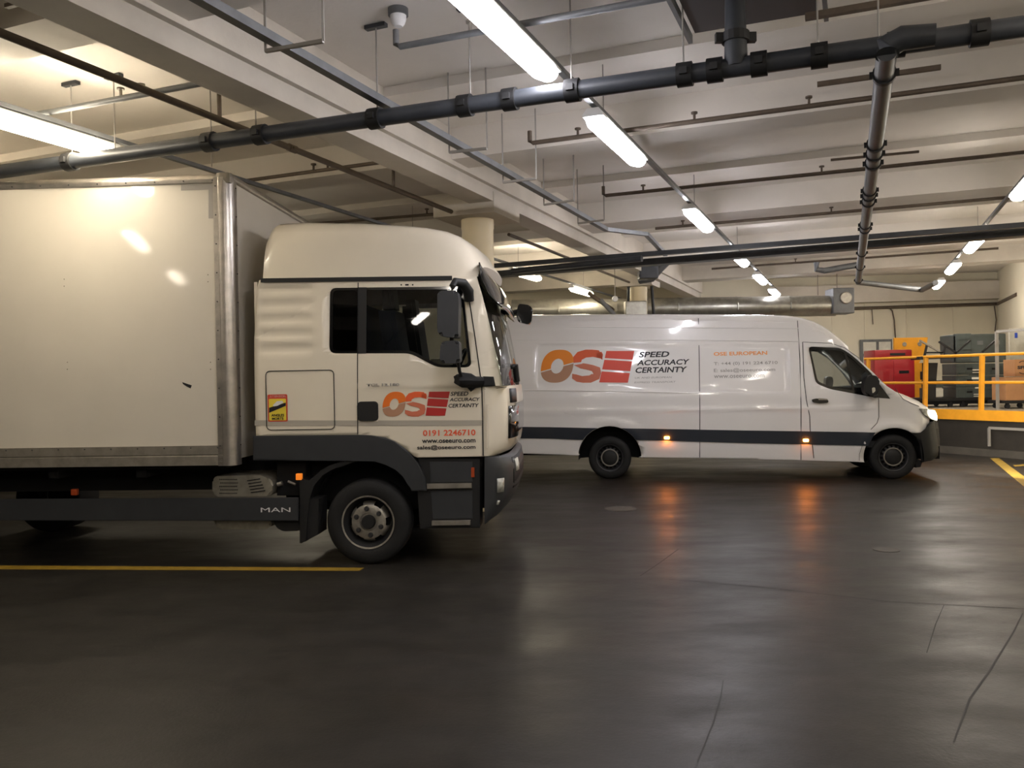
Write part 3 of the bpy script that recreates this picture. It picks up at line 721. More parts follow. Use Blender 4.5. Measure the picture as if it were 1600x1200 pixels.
# roof fairing
rt = [(403, 437), (405, 405), (410, 372), (416, 358), (425, 352), (470, 350.5), (560, 352), (620, 355), (660, 358.5), (690, 364), (706, 371), (718, 380), (729, 391), (737, 400), (744, 409), (747, 414)]
rtop = [(TL(p[0], p[1], .05)[0], TL(p[0], p[1], .45 if p[1] < 400 else .2)[1]) for p in rt]; zb_ = TL(560, 431.5)[1]
rows = []
prof = [(0, 0), (.012, .18), (.028, .4), (.05, .6), (.085, .78), (.15, .91), (.25, .975), (.45, 1.0), (.8, 1.01), (1.125, 1.015)]
xmax = rtop[-1][0]; xs_ = [rtop[i][0] for i in range(len(rtop))]
for (x, zt) in rtop[2:]:
    hgt = zt-(TL(560, 435)[1]); row = []
    fr_ = sstep(xmax-.5, xmax, x); rr_ = 1-sstep(rtop[2][0], rtop[4][0]+.05, x)
    full = [(y, q) for y, q in prof]+[(CW-y, q) for y, q in prof[-2::-1]]
    for y, q in full:
        yy = y + (.06*fr_ + .03*rr_)*(1 if y < CW/2 else -1)*(1 if 0 <= q else 0)*min(1, q*1.5)
        bul = .13*fr_*(1-abs(1-2*y/CW)**2.5)
        row.append(Vector((x+bul, max(.035, 0)+yy*(CW-.07)/CW, TL(560, 436)[1]+hgt*q)))
    rows.append(row)
bm = grid_bm(rows)
nb = len(rows[0])
bm.verts.ensure_lookup_table()
f1 = [bm.verts[i] for i in range(nb)]; f2 = [bm.verts[(len(rows)-1)*nb+i] for i in range(nb)]
bm.faces.new(f1); bm.faces.new(f2[::-1])
finish('roof_fairing', bm, cream, truck, smooth=True, angle=45)
decal('drip_strip', [TL(406, 434.5), TL(706, 430.5), TL(706, 437.5), TL(406, 441)], black, truck, gC, .012, label='black drip strip under the roof')
# rear wall and floor of the cab
bm = bmesh.new(); x0 = TL(398, 600)[0]; box(bm, x0, x0+.03, .03, CW-.03, TL(400, 681)[1], TL(400, 440)[1]); box(bm, x0, TL(757, 700)[0], .03, CW-.03, TL(560, 690)[1]-.1, TL(560, 690)[1]+.0); finish('rear_wall', bm, cream, truck)
bm = bmesh.new(); box(bm, x0+.04, TL(740, 437)[0], .04, CW-.04, TL(560, 443)[1], TL(560, 438)[1]); finish('headliner', bm, seat_m, truck)
# windscreen and front
def front(levels, n=28, W=CW, p=5., q=2.2, y0=.0):
    rows = []
    for (py, x0p, xfp, ins) in levels:
        a = TL(x0p, py)[0]; b = TL(xfp, py, .5)[0]; z = TL(x0p, py)[1]; row = []
        for k in range(n+1):
            th = math.pi*k/n; yy = (1-math.cos(th))/2
            x = a+(b-a)*max(0, (1-abs(1-2*yy)**p))**(1/q); row.append(Vector((x, y0+ins+(W-2*ins-2*y0)*yy, z)))
        rows.append(row)
    return rows
wl = [(427, 746, 762, .04), (460, 753, 776, .035), (500, 763, 787, .03), (542, 772, 795, .02), (575, 779, 801, .01), (603, 784, 805, .01)]
bm = grid_bm(front(wl, p=2.2, q=1.3)); finish('windscreen', bm, gl_wind, truck, smooth=True)
fl = [(603, 760, 806, .01), (606, 757, 807, .0), (625, 757, 809, 0), (660, 757, 809, 0), (690, 757, 808, 0), (702, 757, 806, 0), (709, 757, 800, 0), (713, 757, 790, 0)]
bm = grid_bm(front(fl, p=4, q=2.0)); finish('front_panel', bm, cream, truck, smooth=True, angle=60)
rows = [[Vector((TL(784, 603)[0]-.0, y, TL(784, 603)[1])) for y in (.01, CW-.01)], [Vector((TL(757, 603)[0], y, TL(757, 604)[1])) for y in (.01, CW-.01)]]
bm = bmesh.new(); r1 = front([(603, 760, 806, .01)], p=4, q=2.0)[0]; r2 = front([(603, 784, 805, .01)], p=2.2, q=1.3)[0]
grid_bm([r1, r2], bm); finish('cowl', bm, cream, truck)
# sun visor
vl = [(409, 741, 746, .05), (416, 742, 755, .03), (428, 744, 766, .02), (442, 748, 775, .02), (458, 755, 782, .03), (470, 765, 786, .06), (479, 776, 785, .12)]
bm = grid_bm([[v+Vector((.035, 0, .0)) for v in r] for r in front(vl, p=2.4, q=1.5)]); o = raw('sun_visor', bm, blackg, truck, thick=.012)
# front grille, dark indicator lenses
bm = bmesh.new(); gl_ = front([(632, 757, 809.5, 0), (680, 757, 809.5, 0)], p=4, q=2.0)
rows = [[v+Vector((.008, 0, 0)) for v in r[8:-8]] for r in gl_]; grid_bm(rows, bm); finish('grille', bm, blackg, truck, smooth=True)
def frontpatch(name, py0, py1, k0, k1, m, off=.012, lv=None):
    n = 56; lv = lv or fl
    def lev(py):
        for (a, b) in zip(lv, lv[1:]):
            if a[0] <= py <= b[0]:
                t = (py-a[0])/(b[0]-a[0]); return tuple(a[i]+(b[i]-a[i])*t for i in range(4))
        return lv[-1]
    rr = front([(py0,)+lev(py0)[1:], ((py0+py1)/2,)+lev((py0+py1)/2)[1:], (py1,)+lev(py1)[1:]], n=n, p=4, q=2.0)
    rows = [[v+Vector((off, -off*.6, 0)) for v in r[k0:k1]] for r in rr]
    o = finish(name, grid_bm(rows), m, truck, smooth=True); md = o.modifiers.new('thickness', 'SOLIDIFY'); md.thickness = .012; return o
frontpatch('corner_lens', 636, 688, 11, 21, blackg); frontpatch('badge_plate', 608, 631, 12, 18, dgrey)
bl = [(714, 757, 798, .0), (718, 757, 806, 0), (735, 757, 810, 0), (766, 757, 810, 0), (785, 757, 804, 0), (800, 757, 795, 0), (812, 757, 784, 0), (819, 757, 770, 0)]
rows = front(bl, p=4, q=2.0)
bm = grid_bm(rows); finish('bumper', bm, dgrey, truck, smooth=True, angle=60)
def bp(name, py0, py1, k0, k1, m, off=.01): return frontpatch(name, py0, py1, k0, k1, m, off, bl)
bp('headlamp', 749, 771, 5, 9, lens); bp('fog_lamp', 784, 791, 6, 8, lens); bp('number_plate', 724, 744, 16, 20, paper, .014)
bp('lower_grille', 720, 770, 14, 42, black, .004)
# fenders, lower band, steps
def TP(name, pts, y0, y1, m, bev=.006, par=None):
    bm = bmesh.new(); prism_xz(bm, [TL(*p) for p in pts], y0, y1, bev); return finish(name, bm, m, par or truck, smooth=True, angle=30)
arch = [(396, 681), (560, 679.5), (580, 680), (602, 683.5), (617, 690), (631, 699), (643, 711), (652, 722), (660, 736), (665, 750), (667, 767), (643, 767), (639, 755), (632, 743), (620, 732), (604, 724), (586, 720.5), (560, 720), (396, 719)]
TP('fender', arch, -.02, .32, dgrey, .012)
TP('fender', [(560, 720), (536, 721), (515, 727), (498, 737), (483, 752), (471, 748), (468, 752), (468, 849), (478, 846), (481, 800), (483, 778), (490, 758), (503, 742), (520, 732), (545, 725)], .0, .3, black, .006)
TP('mud_flap', [(476, 780), (497, 780), (496, 836), (469, 850)], .02, .3, rubber, .003)
TP('wheel_arch_liner', [(470, 722), (655, 722), (655, 768), (648, 790), (640, 770), (620, 745), (585, 726), (540, 727), (500, 745), (486, 775), (470, 775)], .33, .4, matte, 0)
TP('step_housing', [(652, 717), (749, 717), (749, 826), (655, 827), (651, 767), (667, 767), (664, 745), (655, 728)], .03, .32, black, .008)
for pts, yy in (([(667, 756), (737, 755), (737, 762.5), (667, 764)], -.01), ([(675, 814), (735, 813), (735, 820), (675, 821)], -.02)):
    o = TP('step_tread', pts, yy, .3, alu_dull, .004); o['label'] = 'metal step tread'
TP('step_panel', [(670, 722), (738, 722), (738, 754), (672, 755)], .02, .05, dgrey, .005); TP('step_panel', [(672, 768), (738, 767), (738, 811), (676, 812)], .02, .05, dgrey, .005)
o = TP('side_marker', [(736, 731), (741, 731), (741, 746), (736, 746)], .01, .04, amber_dim, .003)
# doors' shut lines, hatch, handle
seam('door_seam', [TL(558.5, 441), TL(558.5, 560), TL(559, 679)], truck, gC)
seam('door_seam', [TL(707, 438), TL(726, 440), TL(733, 470), TL(741, 520), TL(749, 575), TL(753, 606), TL(754, 640), TL(755, 712)], truck, gC, .01)
seam('hatch_seam', rrect(*(TL(417, 672)+TL(521.5, 578)), .04), truck, gC, .008, closed=True)
seam('body_crease', [TL(757, 608), TL(770, 607), TL(790, 605)], truck, gC, .006)
bm = bmesh.new(); prism_xz(bm, rrect(*(TL(559, 658)+TL(591, 627)), .035), -.018, .0, .008); finish('door_handle', bm, black, truck, smooth=True)
TP('door_hinge', [(760, 632), (763, 632), (763.5, 700), (760, 700)], -.02, .0, cream, .004)
# pillar strips around the glass
decal('window_glass', rpoly([TL(514.5, 449.5), TL(722, 447), TL(737, 574), TL(683, 574), TL(641, 552), TL(514.5, 552)], .06), gl_side, truck, gC, -.012)
o = decal('window_glass', rpoly([TL(514.5, 449.5), TL(722, 447), TL(737, 574), TL(683, 574), TL(641, 552), TL(514.5, 552)], .06), gl_side, truck, lambda x, z: CW-gC(x, z), .012)
decal('window_frame', [TL(558, 448.5), TL(572, 448.5), TL(572, 552.5), TL(558, 552.5)], black, truck, gC, .004)
decal('window_frame', win, blackg, truck, gC, .002, holes=[rpoly([TL(519, 453), TL(719, 451.5), TL(732, 570), TL(685, 570), TL(643, 547.5), TL(519, 548)], .05)])
decal('privacy_panel', rpoly([TL(519, 453), TL(557, 453), TL(557, 548), TL(519, 548)], .04), gl_dark, truck, gC, -.006)
# interior
seatl = []
for yy in (.25, 1.45):
    bm = bmesh.new(); a, b = TL(600, 575), TL(655, 520); box(bm, a[0]-.02, a[0]+.5, yy, yy+.52, a[1]-.35, a[1]-.15, .05)
    xs0 = TL(598, 560)[0]; v_ = [(xs0, a[1]-.2), (xs0+.16, a[1]-.2), (xs0+.06, a[1]+.55), (xs0-.1, a[1]+.55)]
    prism_xz(bm, v_, yy, yy+.5, .04); prism_xz(bm, [(xs0-.08, a[1]+.57), (xs0+.04, a[1]+.57), (xs0+.02, a[1]+.78), (xs0-.08, a[1]+.78)], yy+.12, yy+.38, .04)
    finish('seat', bm, seat_m, truck, smooth=True)
bm = bmesh.new(); prism_xz(bm, [TL(735, 566), TL(775, 572), TL(780, 603), TL(757, 680), TL(735, 640), TL(722, 590)], .06, CW-.06, .02); finish('dashboard', bm, dash_m, truck)
bm = bmesh.new(); q = T(712, 572, .6); tube(bm, [Vector((q.x+.1*math.cos(k*math.pi/12), .6+.22*math.sin(k*math.pi/12), q.z+.18*math.cos(k*math.pi/12)-.02)) for k in range(25)], .015, 8); finish('steering_wheel', bm, black, truck, smooth=True)
bm = bmesh.new(); a = TL(570, 548); b = TL(525, 470); box(bm, TL(519, 500)[0], TL(560, 500)[0], .25, CW-.25, a[1]-.05, TL(560, 470)[1], .03)
finish('bunk', bm, seat_m, truck)
bm = bmesh.new(); box(bm, TL(560, 500)[0], TL(642, 500, CW-.1)[0], CW-.14, CW-.09, TL(560, 552)[1]-.02, TL(560, 447)[1]); finish('curtain', bm, seat_m, truck)
bm = bmesh.new(); box(bm, TL(640, 500, CW-.1)[0], TL(735, 500, CW-.1)[0], CW-.14, CW-.09, TL(650, 482, CW-.1)[1], TL(560, 447)[1]+.1); finish('overhead_shelf', bm, seat_m, truck)
# mirrors
def mirror(pts, y0, y1, name='wing_mirror', bev=.03):
    bm = bmesh.new(); prism_xz(bm, rpoly([TL(*p, (y0+y1)/2) for p in pts], .035), y0, y1, bev); return finish(name, bm, dgrey, truck, smooth=True)
mirror([(686, 456), (716, 455), (719, 470), (718, 529), (689, 526), (685.5, 515)], -.34, -.14)
mirror([(691, 534), (719, 532.5), (720.5, 567), (692, 569), (689, 560)], -.34, -.16)
bm = bmesh.new(); tube(bm, [T(733, 470, -.02), T(732, 456, -.05), T(724, 443, -.12), T(711, 440, -.18), T(707, 447, -.22), T(706, 460, -.22)], [.045, .05, .045, .035, .03, .03], 10)
finish('mirror_arm', bm, black, truck, smooth=True); bm = bmesh.new(); tube(bm, [T(706, 525, -.22), T(706, 536, -.24)], .02, 8); finish('mirror_link', bm, black, truck, smooth=True); bm = bmesh.new(); tube(bm, [T(716, 566, -.24), T(718, 580, -.22), T(721, 588, -.16)], .016, 8); finish('mirror_arm', bm, black, truck, smooth=True)
bm = bmesh.new(); random.seed(3)
tube(bm, [T(714, 594, -.16), T(722, 593, -.13), T(733, 596, -.09), T(745, 597, -.05), T(754, 596, -.02)], [.05, .062, .06, .055, .045], 12)
for v in bm.verts: v.co += Vector((random.uniform(-.012, .012), random.uniform(-.012, .012), random.uniform(-.012, .012)))
prism_xz(bm, [TL(728, 602), TL(752, 600), TL(737, 612)], -.07, -.05)
o = finish('mirror_bracket', bm, matte, truck, smooth=True); o['label'] = 'lower mirror bracket wrapped in black tape'
TP('camera_block', [(755, 588), (771, 588.5), (774, 603), (755, 604)], -.03, .03, black, .01)
# far mirror, wiper and front bracket
bm = bmesh.new(); yF = CW+.12
pts = rpoly([TL(811, 475, yF), TL(828, 478, yF), TL(833, 484, yF), TL(831, 503, yF), TL(826, 508, yF), TL(810, 504, yF), TL(807, 492, yF)], .03); prism_xz(bm, pts, yF-.1, yF+.06, .02)
finish('wing_mirror', bm, blackg, truck, smooth=True)
bm = bmesh.new(); tube(bm, [T(786, 486, CW-.3), T(797, 490, CW), T(808, 487, yF)], .03, 10); finish('mirror_arm', bm, black, truck, smooth=True)
bm = bmesh.new(); q = T(797, 588, .9); tube(bm, [T(789, 598, .7), T(794, 575, .75), T(804, 572, .8)], .025, 8); tube(bm, [T(805, 570, .8), T(808, 596, .85)], .03, 8); tube(bm, [T(788, 597, .6), T(807, 598, .9)], .03, 8); tube(bm, [T(786, 572, .5), T(797, 571, .6)], .02, 8)
finish('wiper_bracket', bm, black, truck, smooth=True)
bm = bmesh.new(); q = T(733, 395, .3); box(bm, q.x-.04, q.x+.04, q.y-.03, q.y+.03, q.z-.03, q.z+.02, .01); finish('marker_lamp', bm, black, truck)
for px in (626, 635, 644):
    bm = bmesh.new(); q = T(px, 444.5); s_ = .006 if px != 635 else .016; y_ = gC(q.x, q.z); box(bm, q.x-s_, q.x+s_, y_-.004, y_+.004, q.z-.007, q.z+.007, .002); finish('vent_slot', bm, matte, truck)
# writing and decals of the cab
decal('grey_stripe', [TL(398, 656.5), TL(558, 657), TL(558, 665.5), TL(398, 665)], greystripe, truck, gC)
decal('grey_stripe', [TL(591, 657), TL(755, 656.5), TL(755, 665), TL(560, 665.5), TL(560, 658.5), TL(591, 658.5)], greystripe, truck, gC)
def logo(TLf, root, g, O, Sx, E, tops, bots, e, yt, yb, swoosh_col, lift=.004):
    """O, Sx = (x0, x1) px extents; E = four px corners; yt, yb px top and bottom"""
    def ell(cx, cy, rx, ry, sk, n=40, f=2.4):
        o_ = []
        for k in range(n):
            t = 2*math.pi*k/n; c_, s_ = math.cos(t), math.sin(t)
            X = rx*abs(c_)**(2/f)*(1 if c_ > 0 else -1); Y = ry*abs(s_)**(2/f)*(1 if s_ > 0 else -1)
            o_.append((cx+X-Y*sk, cy+Y))
        return o_
    cy = (yt+yb)/2; ry = (yb-yt)/2; cx = (O[0]+O[1])/2; rx = (O[1]-O[0])/2
    def clip(poly, top):
        ln = lambda x: cy+ry*.12-(x-cx)*.22
        out_ = []
        n = len(poly)
        for i in range(n):
            a, b = poly[i], poly[(i+1) % n]; da = a[1]-ln(a[0]); db = b[1]-ln(b[0])
            ia = da < -ry*.03 if top else da > ry*.03; ib = db < -ry*.03 if top else db > ry*.03
            if ia: out_.append(a)
            if ia != ib:
                t = da/(da-db); out_.append((a[0]+(b[0]-a[0])*t, a[1]+(b[1]-a[1])*t))
        return out_
    # ring halves built as strips
    for top, m in ((True, tops[0]), (False, bots[0])):
        outer = ell(cx, cy, rx*.93, ry, .16, 48); inner = ell(cx, cy, rx*.36, ry*.45, .16, 48, 2.0)
        bm = bmesh.new(); V = []
        rows = []
        ln = lambda x, y: y-(cy+ry*.08-(x-cx)*.28)
        for i in range(len(outer)):
            j = (i+1) % len(outer); quad = [outer[i], outer[j], inner[j], inner[i]]; mid = (sum(q[0] for q in quad)/4, sum(q[1] for q in quad)/4)
            # clip the quad by the swoosh line
            o_ = []
            for a in range(4):
                p, q = quad[a], quad[(a+1) % 4]; da, db = ln(*p), ln(*q); e_ = ry*.035
                ia = da < -e_ if top else da > e_; ib = db < -e_ if top else db > e_
                if ia: o_.append(p)
                if ia != ib:
                    th = -e_ if top else e_; t = (da-th)/(da-db); o_.append((p[0]+(q[0]-p[0])*t, p[1]+(q[1]-p[1])*t))
            if len(o_) >= 3:
                vs = []
                for p in o_:
                    x, z = TLf(*p); vs.append(bm.verts.new((x, g(x, z)-lift, z)))
                try: bm.faces.new(vs)
                except ValueError: pass
        raw('logo_letter', bm, m, root)
    # S : tapered strip along a centre line
    sx, sw = (Sx[0]+Sx[1])/2, (Sx[1]-Sx[0])/2
    def strip(pts, m):
        bm = bmesh.new(); rows = []
        for (x, y, h) in pts: 
            r_ = []
            for s_ in (-1, 1):
                X, Z = TLf(sx+x*sw - s_*0, cy+y*ry); nx, ny = h[0], h[1]
                X, Z = TLf(sx+(x+s_*nx)*sw, cy+(y+s_*ny)*ry); r_.append(Vector((X, g(X, Z)-lift, Z)))
            rows.append(r_)
        grid_bm(rows, bm); raw('logo_letter', bm, m, root)
    strip([(1.0, -.50, (.0, .12)), (.8, -.72, (.04, .24)), (.35, -.78, (.02, .22)), (-.1, -.76, (.02, .24)), (-.5, -.62, (.14, .24)), (-.66, -.40, (.26, .16)), (-.64, -.22, (.26, -.02))][:7], tops[1])
    strip([(1.02, -.68, (.0, .05)), (.95, -.66, (.02, .22)), (.55, -.66, (.02, .14))], tops[1])
    strip([(-.62, -.10, (.26, -.04)), (-.35, -.02, (.08, -.16)), (0, .04, (.05, -.17)), (.35, .12, (.05, -.18)), (.62, .26, (.22, -.18)), (.66, .45, (.26, -.04)), (.56, .62, (.24, .16)), (.2, .78, (.05, .22)), (-.3, .8, (.02, .2)), (-.7, .72, (.02, .22)), (-.98, .6, (.0, .14))], bots[1])
    # E : three slanted bars with arched gaps
    (xa, ya), (xb, yb_), (xc, yc), (xd, yd) = E
    def P(u, v):
        x0_, y0_ = xa+(xd-xa)*v, ya+(yd-ya)*v; x1_, y1_ = xb+(xc-xb)*v, yb_+(yc-yb_)*v
        return TLf(x0_+(x1_-x0_)*u, y0_+(y1_-y0_)*u)
    for (v0, v1, m) in ((0, .24, e[0]), (.29, .60, e[1]), (.66, 1.0, e[2])):
        bm = bmesh.new(); rows = []
        for i in range(9):
            u = i/8; ar = .05*(u-.2); r_ = []
            a0 = v0+(0 if v0 == 0 else ar); a1 = v1+(0 if v1 == 1 else ar)
            for v_ in (a0, (a0+a1)/2, a1):
                X, Z = P(u, v_); r_.append(Vector((X, g(X, Z)-lift, Z)))
            rows.append(r_)
        grid_bm(rows, bm); raw('logo_letter', bm, m, root)
logo(TL, truck, gC, (597, 635), (632.5, 666.5), ((670.5, 612), (703, 611.8), (695.5, 649.5), (665, 649.5)), (o_top2, s_top), (o_bot, s_bot), (e_dark, e_dark, e_dark), 612, 651, cream)
def tt(s, x0, yb, x1, yt, m, bold=.0, shear=0, f=TL, root=None, g=gC, name='lettering', label=None): return lettering(name, s, f(x0, yb), f(x1, yt), m, root or truck, g, bold, shear, label)
tt('SPEED', 704, 618.7, 732, 611.7, ink, .012, .2); tt('ACCURACY', 702.5, 627.2, 750, 621, ink, .012, .2); tt('CERTAINTY', 701, 637, 748.5, 630.2, ink, .012, .2)
tt('0191 2246710', 661, 681.5, 743, 670.8, ink_red, .012); tt('www.oseeuro.com', 659.5, 692.5, 743, 686, ink, .012); tt('sales@oseeuro.com', 652, 704, 743, 694.6, ink, .012)
tt('TGL 12.180', 573, 604, 624, 598.6, chrome, .03, name='model_badge')
# warning sticker
x0_, z0_ = TL(419, 659); x1_, z1_ = TL(449, 616)
decal('warning_sticker', rrect(x0_, z0_, x1_, z1_, .012), sticker_r, truck, gC, .004)
decal('sticker_field', rrect(x0_+.012, z0_+.012, x1_-.012, z1_-.04, .008), sticker_y, truck, gC, .006)
decal('sticker_picture', [TL(421, 637), TL(447, 629), TL(447, 634), TL(421, 645)], ink, truck, gC, .008); decal('sticker_picture', [TL(427, 633), TL(433, 627), TL(441, 626), TL(444, 629), TL(434, 634), TL(428, 635)], ink_w, truck, gC, .009)
tt('ATTENTION', 421.5, 621.3, 446.5, 617.6, ink_w, 0); lettering('lettering', 'ANGLES', TL(424.5, 651), TL(444.5, 646.5), ink, truck, gC, .02, lift=.009); lettering('lettering', 'MORTS', TL(425.5, 656), TL(443.5, 652), ink, truck, gC, .02, lift=.009)
# ---- body of the truck: the box
YB = -.12; BW = 2.5
def BL_(px, py): return TL(px, py, YB)
bx1 = BL_(345, 500)[0]; bz0 = BL_(340, 727)[1]; bz1 = BL_(340, 270)[1]; bxb = bx1-6.4
bm = bmesh.new(); box(bm, bxb, bx1+.06, YB+.012, YB+BW-.012, bz0+.1, bz1-.02); o = finish('box_panel', bm, cream_box, truck); o['label'] = 'large cream side panel of the truck body'
gB = lambda x, z: YB+.012
rail0 = BL_(340, 696)[1]; rail1 = BL_(340, 285)[1]
def rail(pts, name='body_rail'):
    bm = bmesh.new(); prism_yz = pts
    # pts (y, z) section extruded along x
    a = [bm.verts.new((bxb, y, z)) for y, z in pts]; b = [bm.verts.new((bx1+.03, y, z)) for y, z in pts]; n = len(pts); bm.faces.new(a); bm.faces.new(b[::-1])
    for i in range(n): bm.faces.new((a[i], b[i], b[(i+1) % n], a[(i+1) % n]))
    return finish(name, bm, alu, truck, smooth=True, angle=35)
rail([(YB+.002, rail1), (YB-.004, rail1+.03), (YB-.004, bz1-.05), (YB+.01, bz1-.02), (YB+.035, bz1-.003), (YB+.07, bz1+.002), (YB+.12, bz1), (YB+.12, rail1)], 'top_rail')
for o_ in (rail([(YB-.006, bz0), (YB-.006, bz0+.085), (YB+.0, bz0+.09), (YB+.0, bz0+.095), (YB-.006, bz0+.1), (YB-.006, rail0), (YB+.06, rail0), (YB+.06, bz0)], 'bottom_rail'),): o_.data.materials[0] = alu_dull
# corner post: flat strip plus rounded front edge
xa_, xb2 = BL_(337, 500)[0]-.0, BL_(365, 500)[0]
sec = [(xa_, YB-.006), (xa_+.045, YB-.006), (xa_+.05, YB-.010)]
for k in range(9):
    t = math.radians(-90+90*k/8); sec.append((xb2-.085+.085*math.cos(t), YB-.012+.085+.085*math.sin(t)))
sec += [(xb2-.005, YB+.14), (xb2-.02, YB+.14), (xb2-.02, YB+.04), (xa_, YB+.03)]
bm = bmesh.new(); a = [bm.verts.new((x, y, bz0-.005)) for x, y in sec]; b = [bm.verts.new((x, y, bz1-.04)) for x, y in sec]; bm.faces.new(a); bm.faces.new(b[::-1])
for i in range(len(sec)): bm.faces.new((a[i], b[i], b[(i+1) % len(sec)], a[(i+1) % len(sec)]))
o = finish('corner_post', bm, alu, truck, smooth=True, angle=30); o['label'] = 'shiny aluminium corner post'
bm = bmesh.new(); tube(bm, [(xb2-.045, YB+.02, bz1-.035), (xb2-.045, YB+BW-.02, bz1-.035)], .045, 16); finish('front_top_rail', bm, alu, truck, smooth=True)
bm = bmesh.new(); box(bm, xa_+.02, xb2, YB-.01, YB+.1, bz1-.1, bz1+.008, .035); finish('corner_cap', bm, alu_dull, truck, smooth=True)
bm = bmesh.new(); box(bm, bx1, xb2-.02, YB+.1, YB+BW-.1, bz0+.05, bz1-.05); finish('front_wall', bm, cream_box, truck)
bm = bmesh.new(); box(bm, bxb, xb2-.03, YB+.05, YB+BW-.05, bz1-.04, bz1-.0); finish('box_roof', bm, cream_box, truck)
# rivets, one mesh per line of rivets
def rivets(pts, r=.007, m=dsteel):
    bm = bmesh.new()
    for p in pts: 
        bmesh.ops.create_icosphere(bm, subdivisions=1, radius=r, matrix=Matrix.Translation(p))
    return finish('rivet_row', bm, m, truck, smooth=True)
rivets([Vector((bx1-.27*i-.05, YB-.006, rail1+.02)) for i in range(12)]); rivets([Vector((bx1-.25*i-.05, YB-.008, rail0-.02)) for i in range(12)])
rivets([Vector((xa_+.022, YB-.008, bz1-.12-.262*i)) for i in range(10)]); rivets([Vector((xb2-.0, YB+.11, bz1-.12-.262*i)) for i in range(10)])
for px, py in ((99, 436), (99, 447), (324, 429), (324, 440), (104, 566), (104, 577), (324, 566), (324, 577)):
    pass
rivets([Vector((BL_(px, py)[0], YB+.012, BL_(px, py)[1])) for px, py in ((99, 436), (99, 447), (324, 429), (324, 440), (104, 566), (104, 577), (328, 566), (328, 577))], .006, alu_dull)
def bdec(name, pts, m): return decal(name, [BL_(*p) for p in pts], m, truck, gB, .002)
gt = mat('tape_grey', srgb(150, 146, 140), .5)
bdec('reflective_tape', [(282, 288.5), (334, 287), (334, 341), (325, 341), (325, 296), (282, 297.5)], gt)
bdec('scuff_mark', [(284, 597), (291, 599.5), (299, 602), (297, 607), (291, 604), (285, 600)], ink)
# chassis and skirt
bm = bmesh.new(); box(bm, bxb, TL(500, 700)[0], .5, .62, bz0-.3, bz0-.02); box(bm, bxb, TL(500, 700)[0], CW-.62, CW-.5, bz0-.3, bz0-.02); box(bm, bxb, bx1-.02, YB+.1, BW+YB-.1, bz0-.04, bz0+.02)
for i in range(7): box(bm, bxb+.4+i*.85, bxb+.5+i*.85, YB+.15, BW+YB-.15, bz0-.12, bz0-.04)
box(bm, TL(420, 700)[0], TL(755, 700)[0], .45, CW-.45, .45, .95)
finish('chassis', bm, matte, truck)
sk = [(-40, 779.5), (467, 776.5), (467, 831), (440, 832), (425, 814), (-40, 812)]
bm = bmesh.new(); prism_xz(bm, [TL(*p) for p in ((-700, 783), (467, 777), (467, 813), (-700, 812))], -.03, .0, .006); finish('side_skirt', bm, dgrey, truck)
lettering('lettering', 'MAN', TL(409.5, 799.5), TL(455.5, 792), ink_w, truck, lambda x, z: -.03, .0, lift=.003)
bm = bmesh.new(); prism_xz(bm, rpoly([TL(329, 745), TL(405, 743), TL(423, 752), TL(423, 776), TL(329, 777)], .05), .04, .5, .02); tk = finish('exhaust_cover', bm, tank_m, truck, smooth=True); tk['label'] = 'perforated metal exhaust cover'
for i in range(7):
    for j in range(4):
        pass
bm = bmesh.new()
for i in range(11):
    for j in range(5):
        x, z = TL(341+i*2.6+(j % 2)*1.3, 750+j*5.4); bmesh.ops.create_icosphere(bm, subdivisions=1, radius=.006, matrix=Matrix.Translation((x, .038, z)))
finish('cover_holes', bm, matte, tk); bm = bmesh.new()
for j in range(5):
    a, b = TL(384+j*1.5, 752+j*4.6), TL(404+j*2, 749+j*4.6); bar(bm, (a[0], .036, a[1]), (b[0], .036, b[1]), .008, .008)
finish('cover_slots', bm, matte, tk)
bm = bmesh.new(); prism_xz(bm, rpoly([TL(331, 800), TL(420, 800), TL(420, 824), TL(412, 829), TL(338, 829), TL(330, 822)], .03), .06, .6, .02); finish('fuel_tank', bm, tank_m, truck, smooth=True)
bm = bmesh.new(); prism_xz(bm, rpoly([TL(424, 800), TL(467, 800), TL(467, 831), TL(437, 832), TL(425, 822)], .03), .05, .5, .01); finish('air_tank', bm, black, truck, smooth=True)
for px, py in ((467, 745), (116, 769)):
    bm = bmesh.new(); a = TL(px-4.5, py+5); b = TL(px+4.5, py-5); box(bm, a[0], b[0], -.01, .03, a[1], b[1], .006); o = finish('side_marker', bm, amber if px > 200 else amber_dim, truck, smooth=True); o['label'] = 'amber side marker lamp'
bm = bmesh.new(); q = T(434, 757, .1); tube(bm, [q, T(441, 755, .1)], .022, 10); tube(bm, [T(450, 752, .12), T(462, 757, .12)], .012, 8); finish('coupling_valve', bm, silver, truck, smooth=True)
TP('bracket_panel', [(424, 722), (470, 722), (470, 778), (424, 778)], .15, .3, matte, .004)
WR = .392
for yo in (0.0,): wheel(truck, 0, WR, WR, .03, .24, 'truck', .235)
o = wheel(truck, 0, WR, WR, .03, .24, 'truck', .235); o.rotation_euler = (0, 0, math.pi); o.location = (0, CW-.03, WR)
for yy, rot in ((YB+.12, 0), (YB+BW-.12, math.pi)):
    o = wheel(truck, 0, WR, WR, 0, .46, 'truck', .235); o.rotation_euler = (0, 0, rot); o.location = (-4.2, yy, WR)

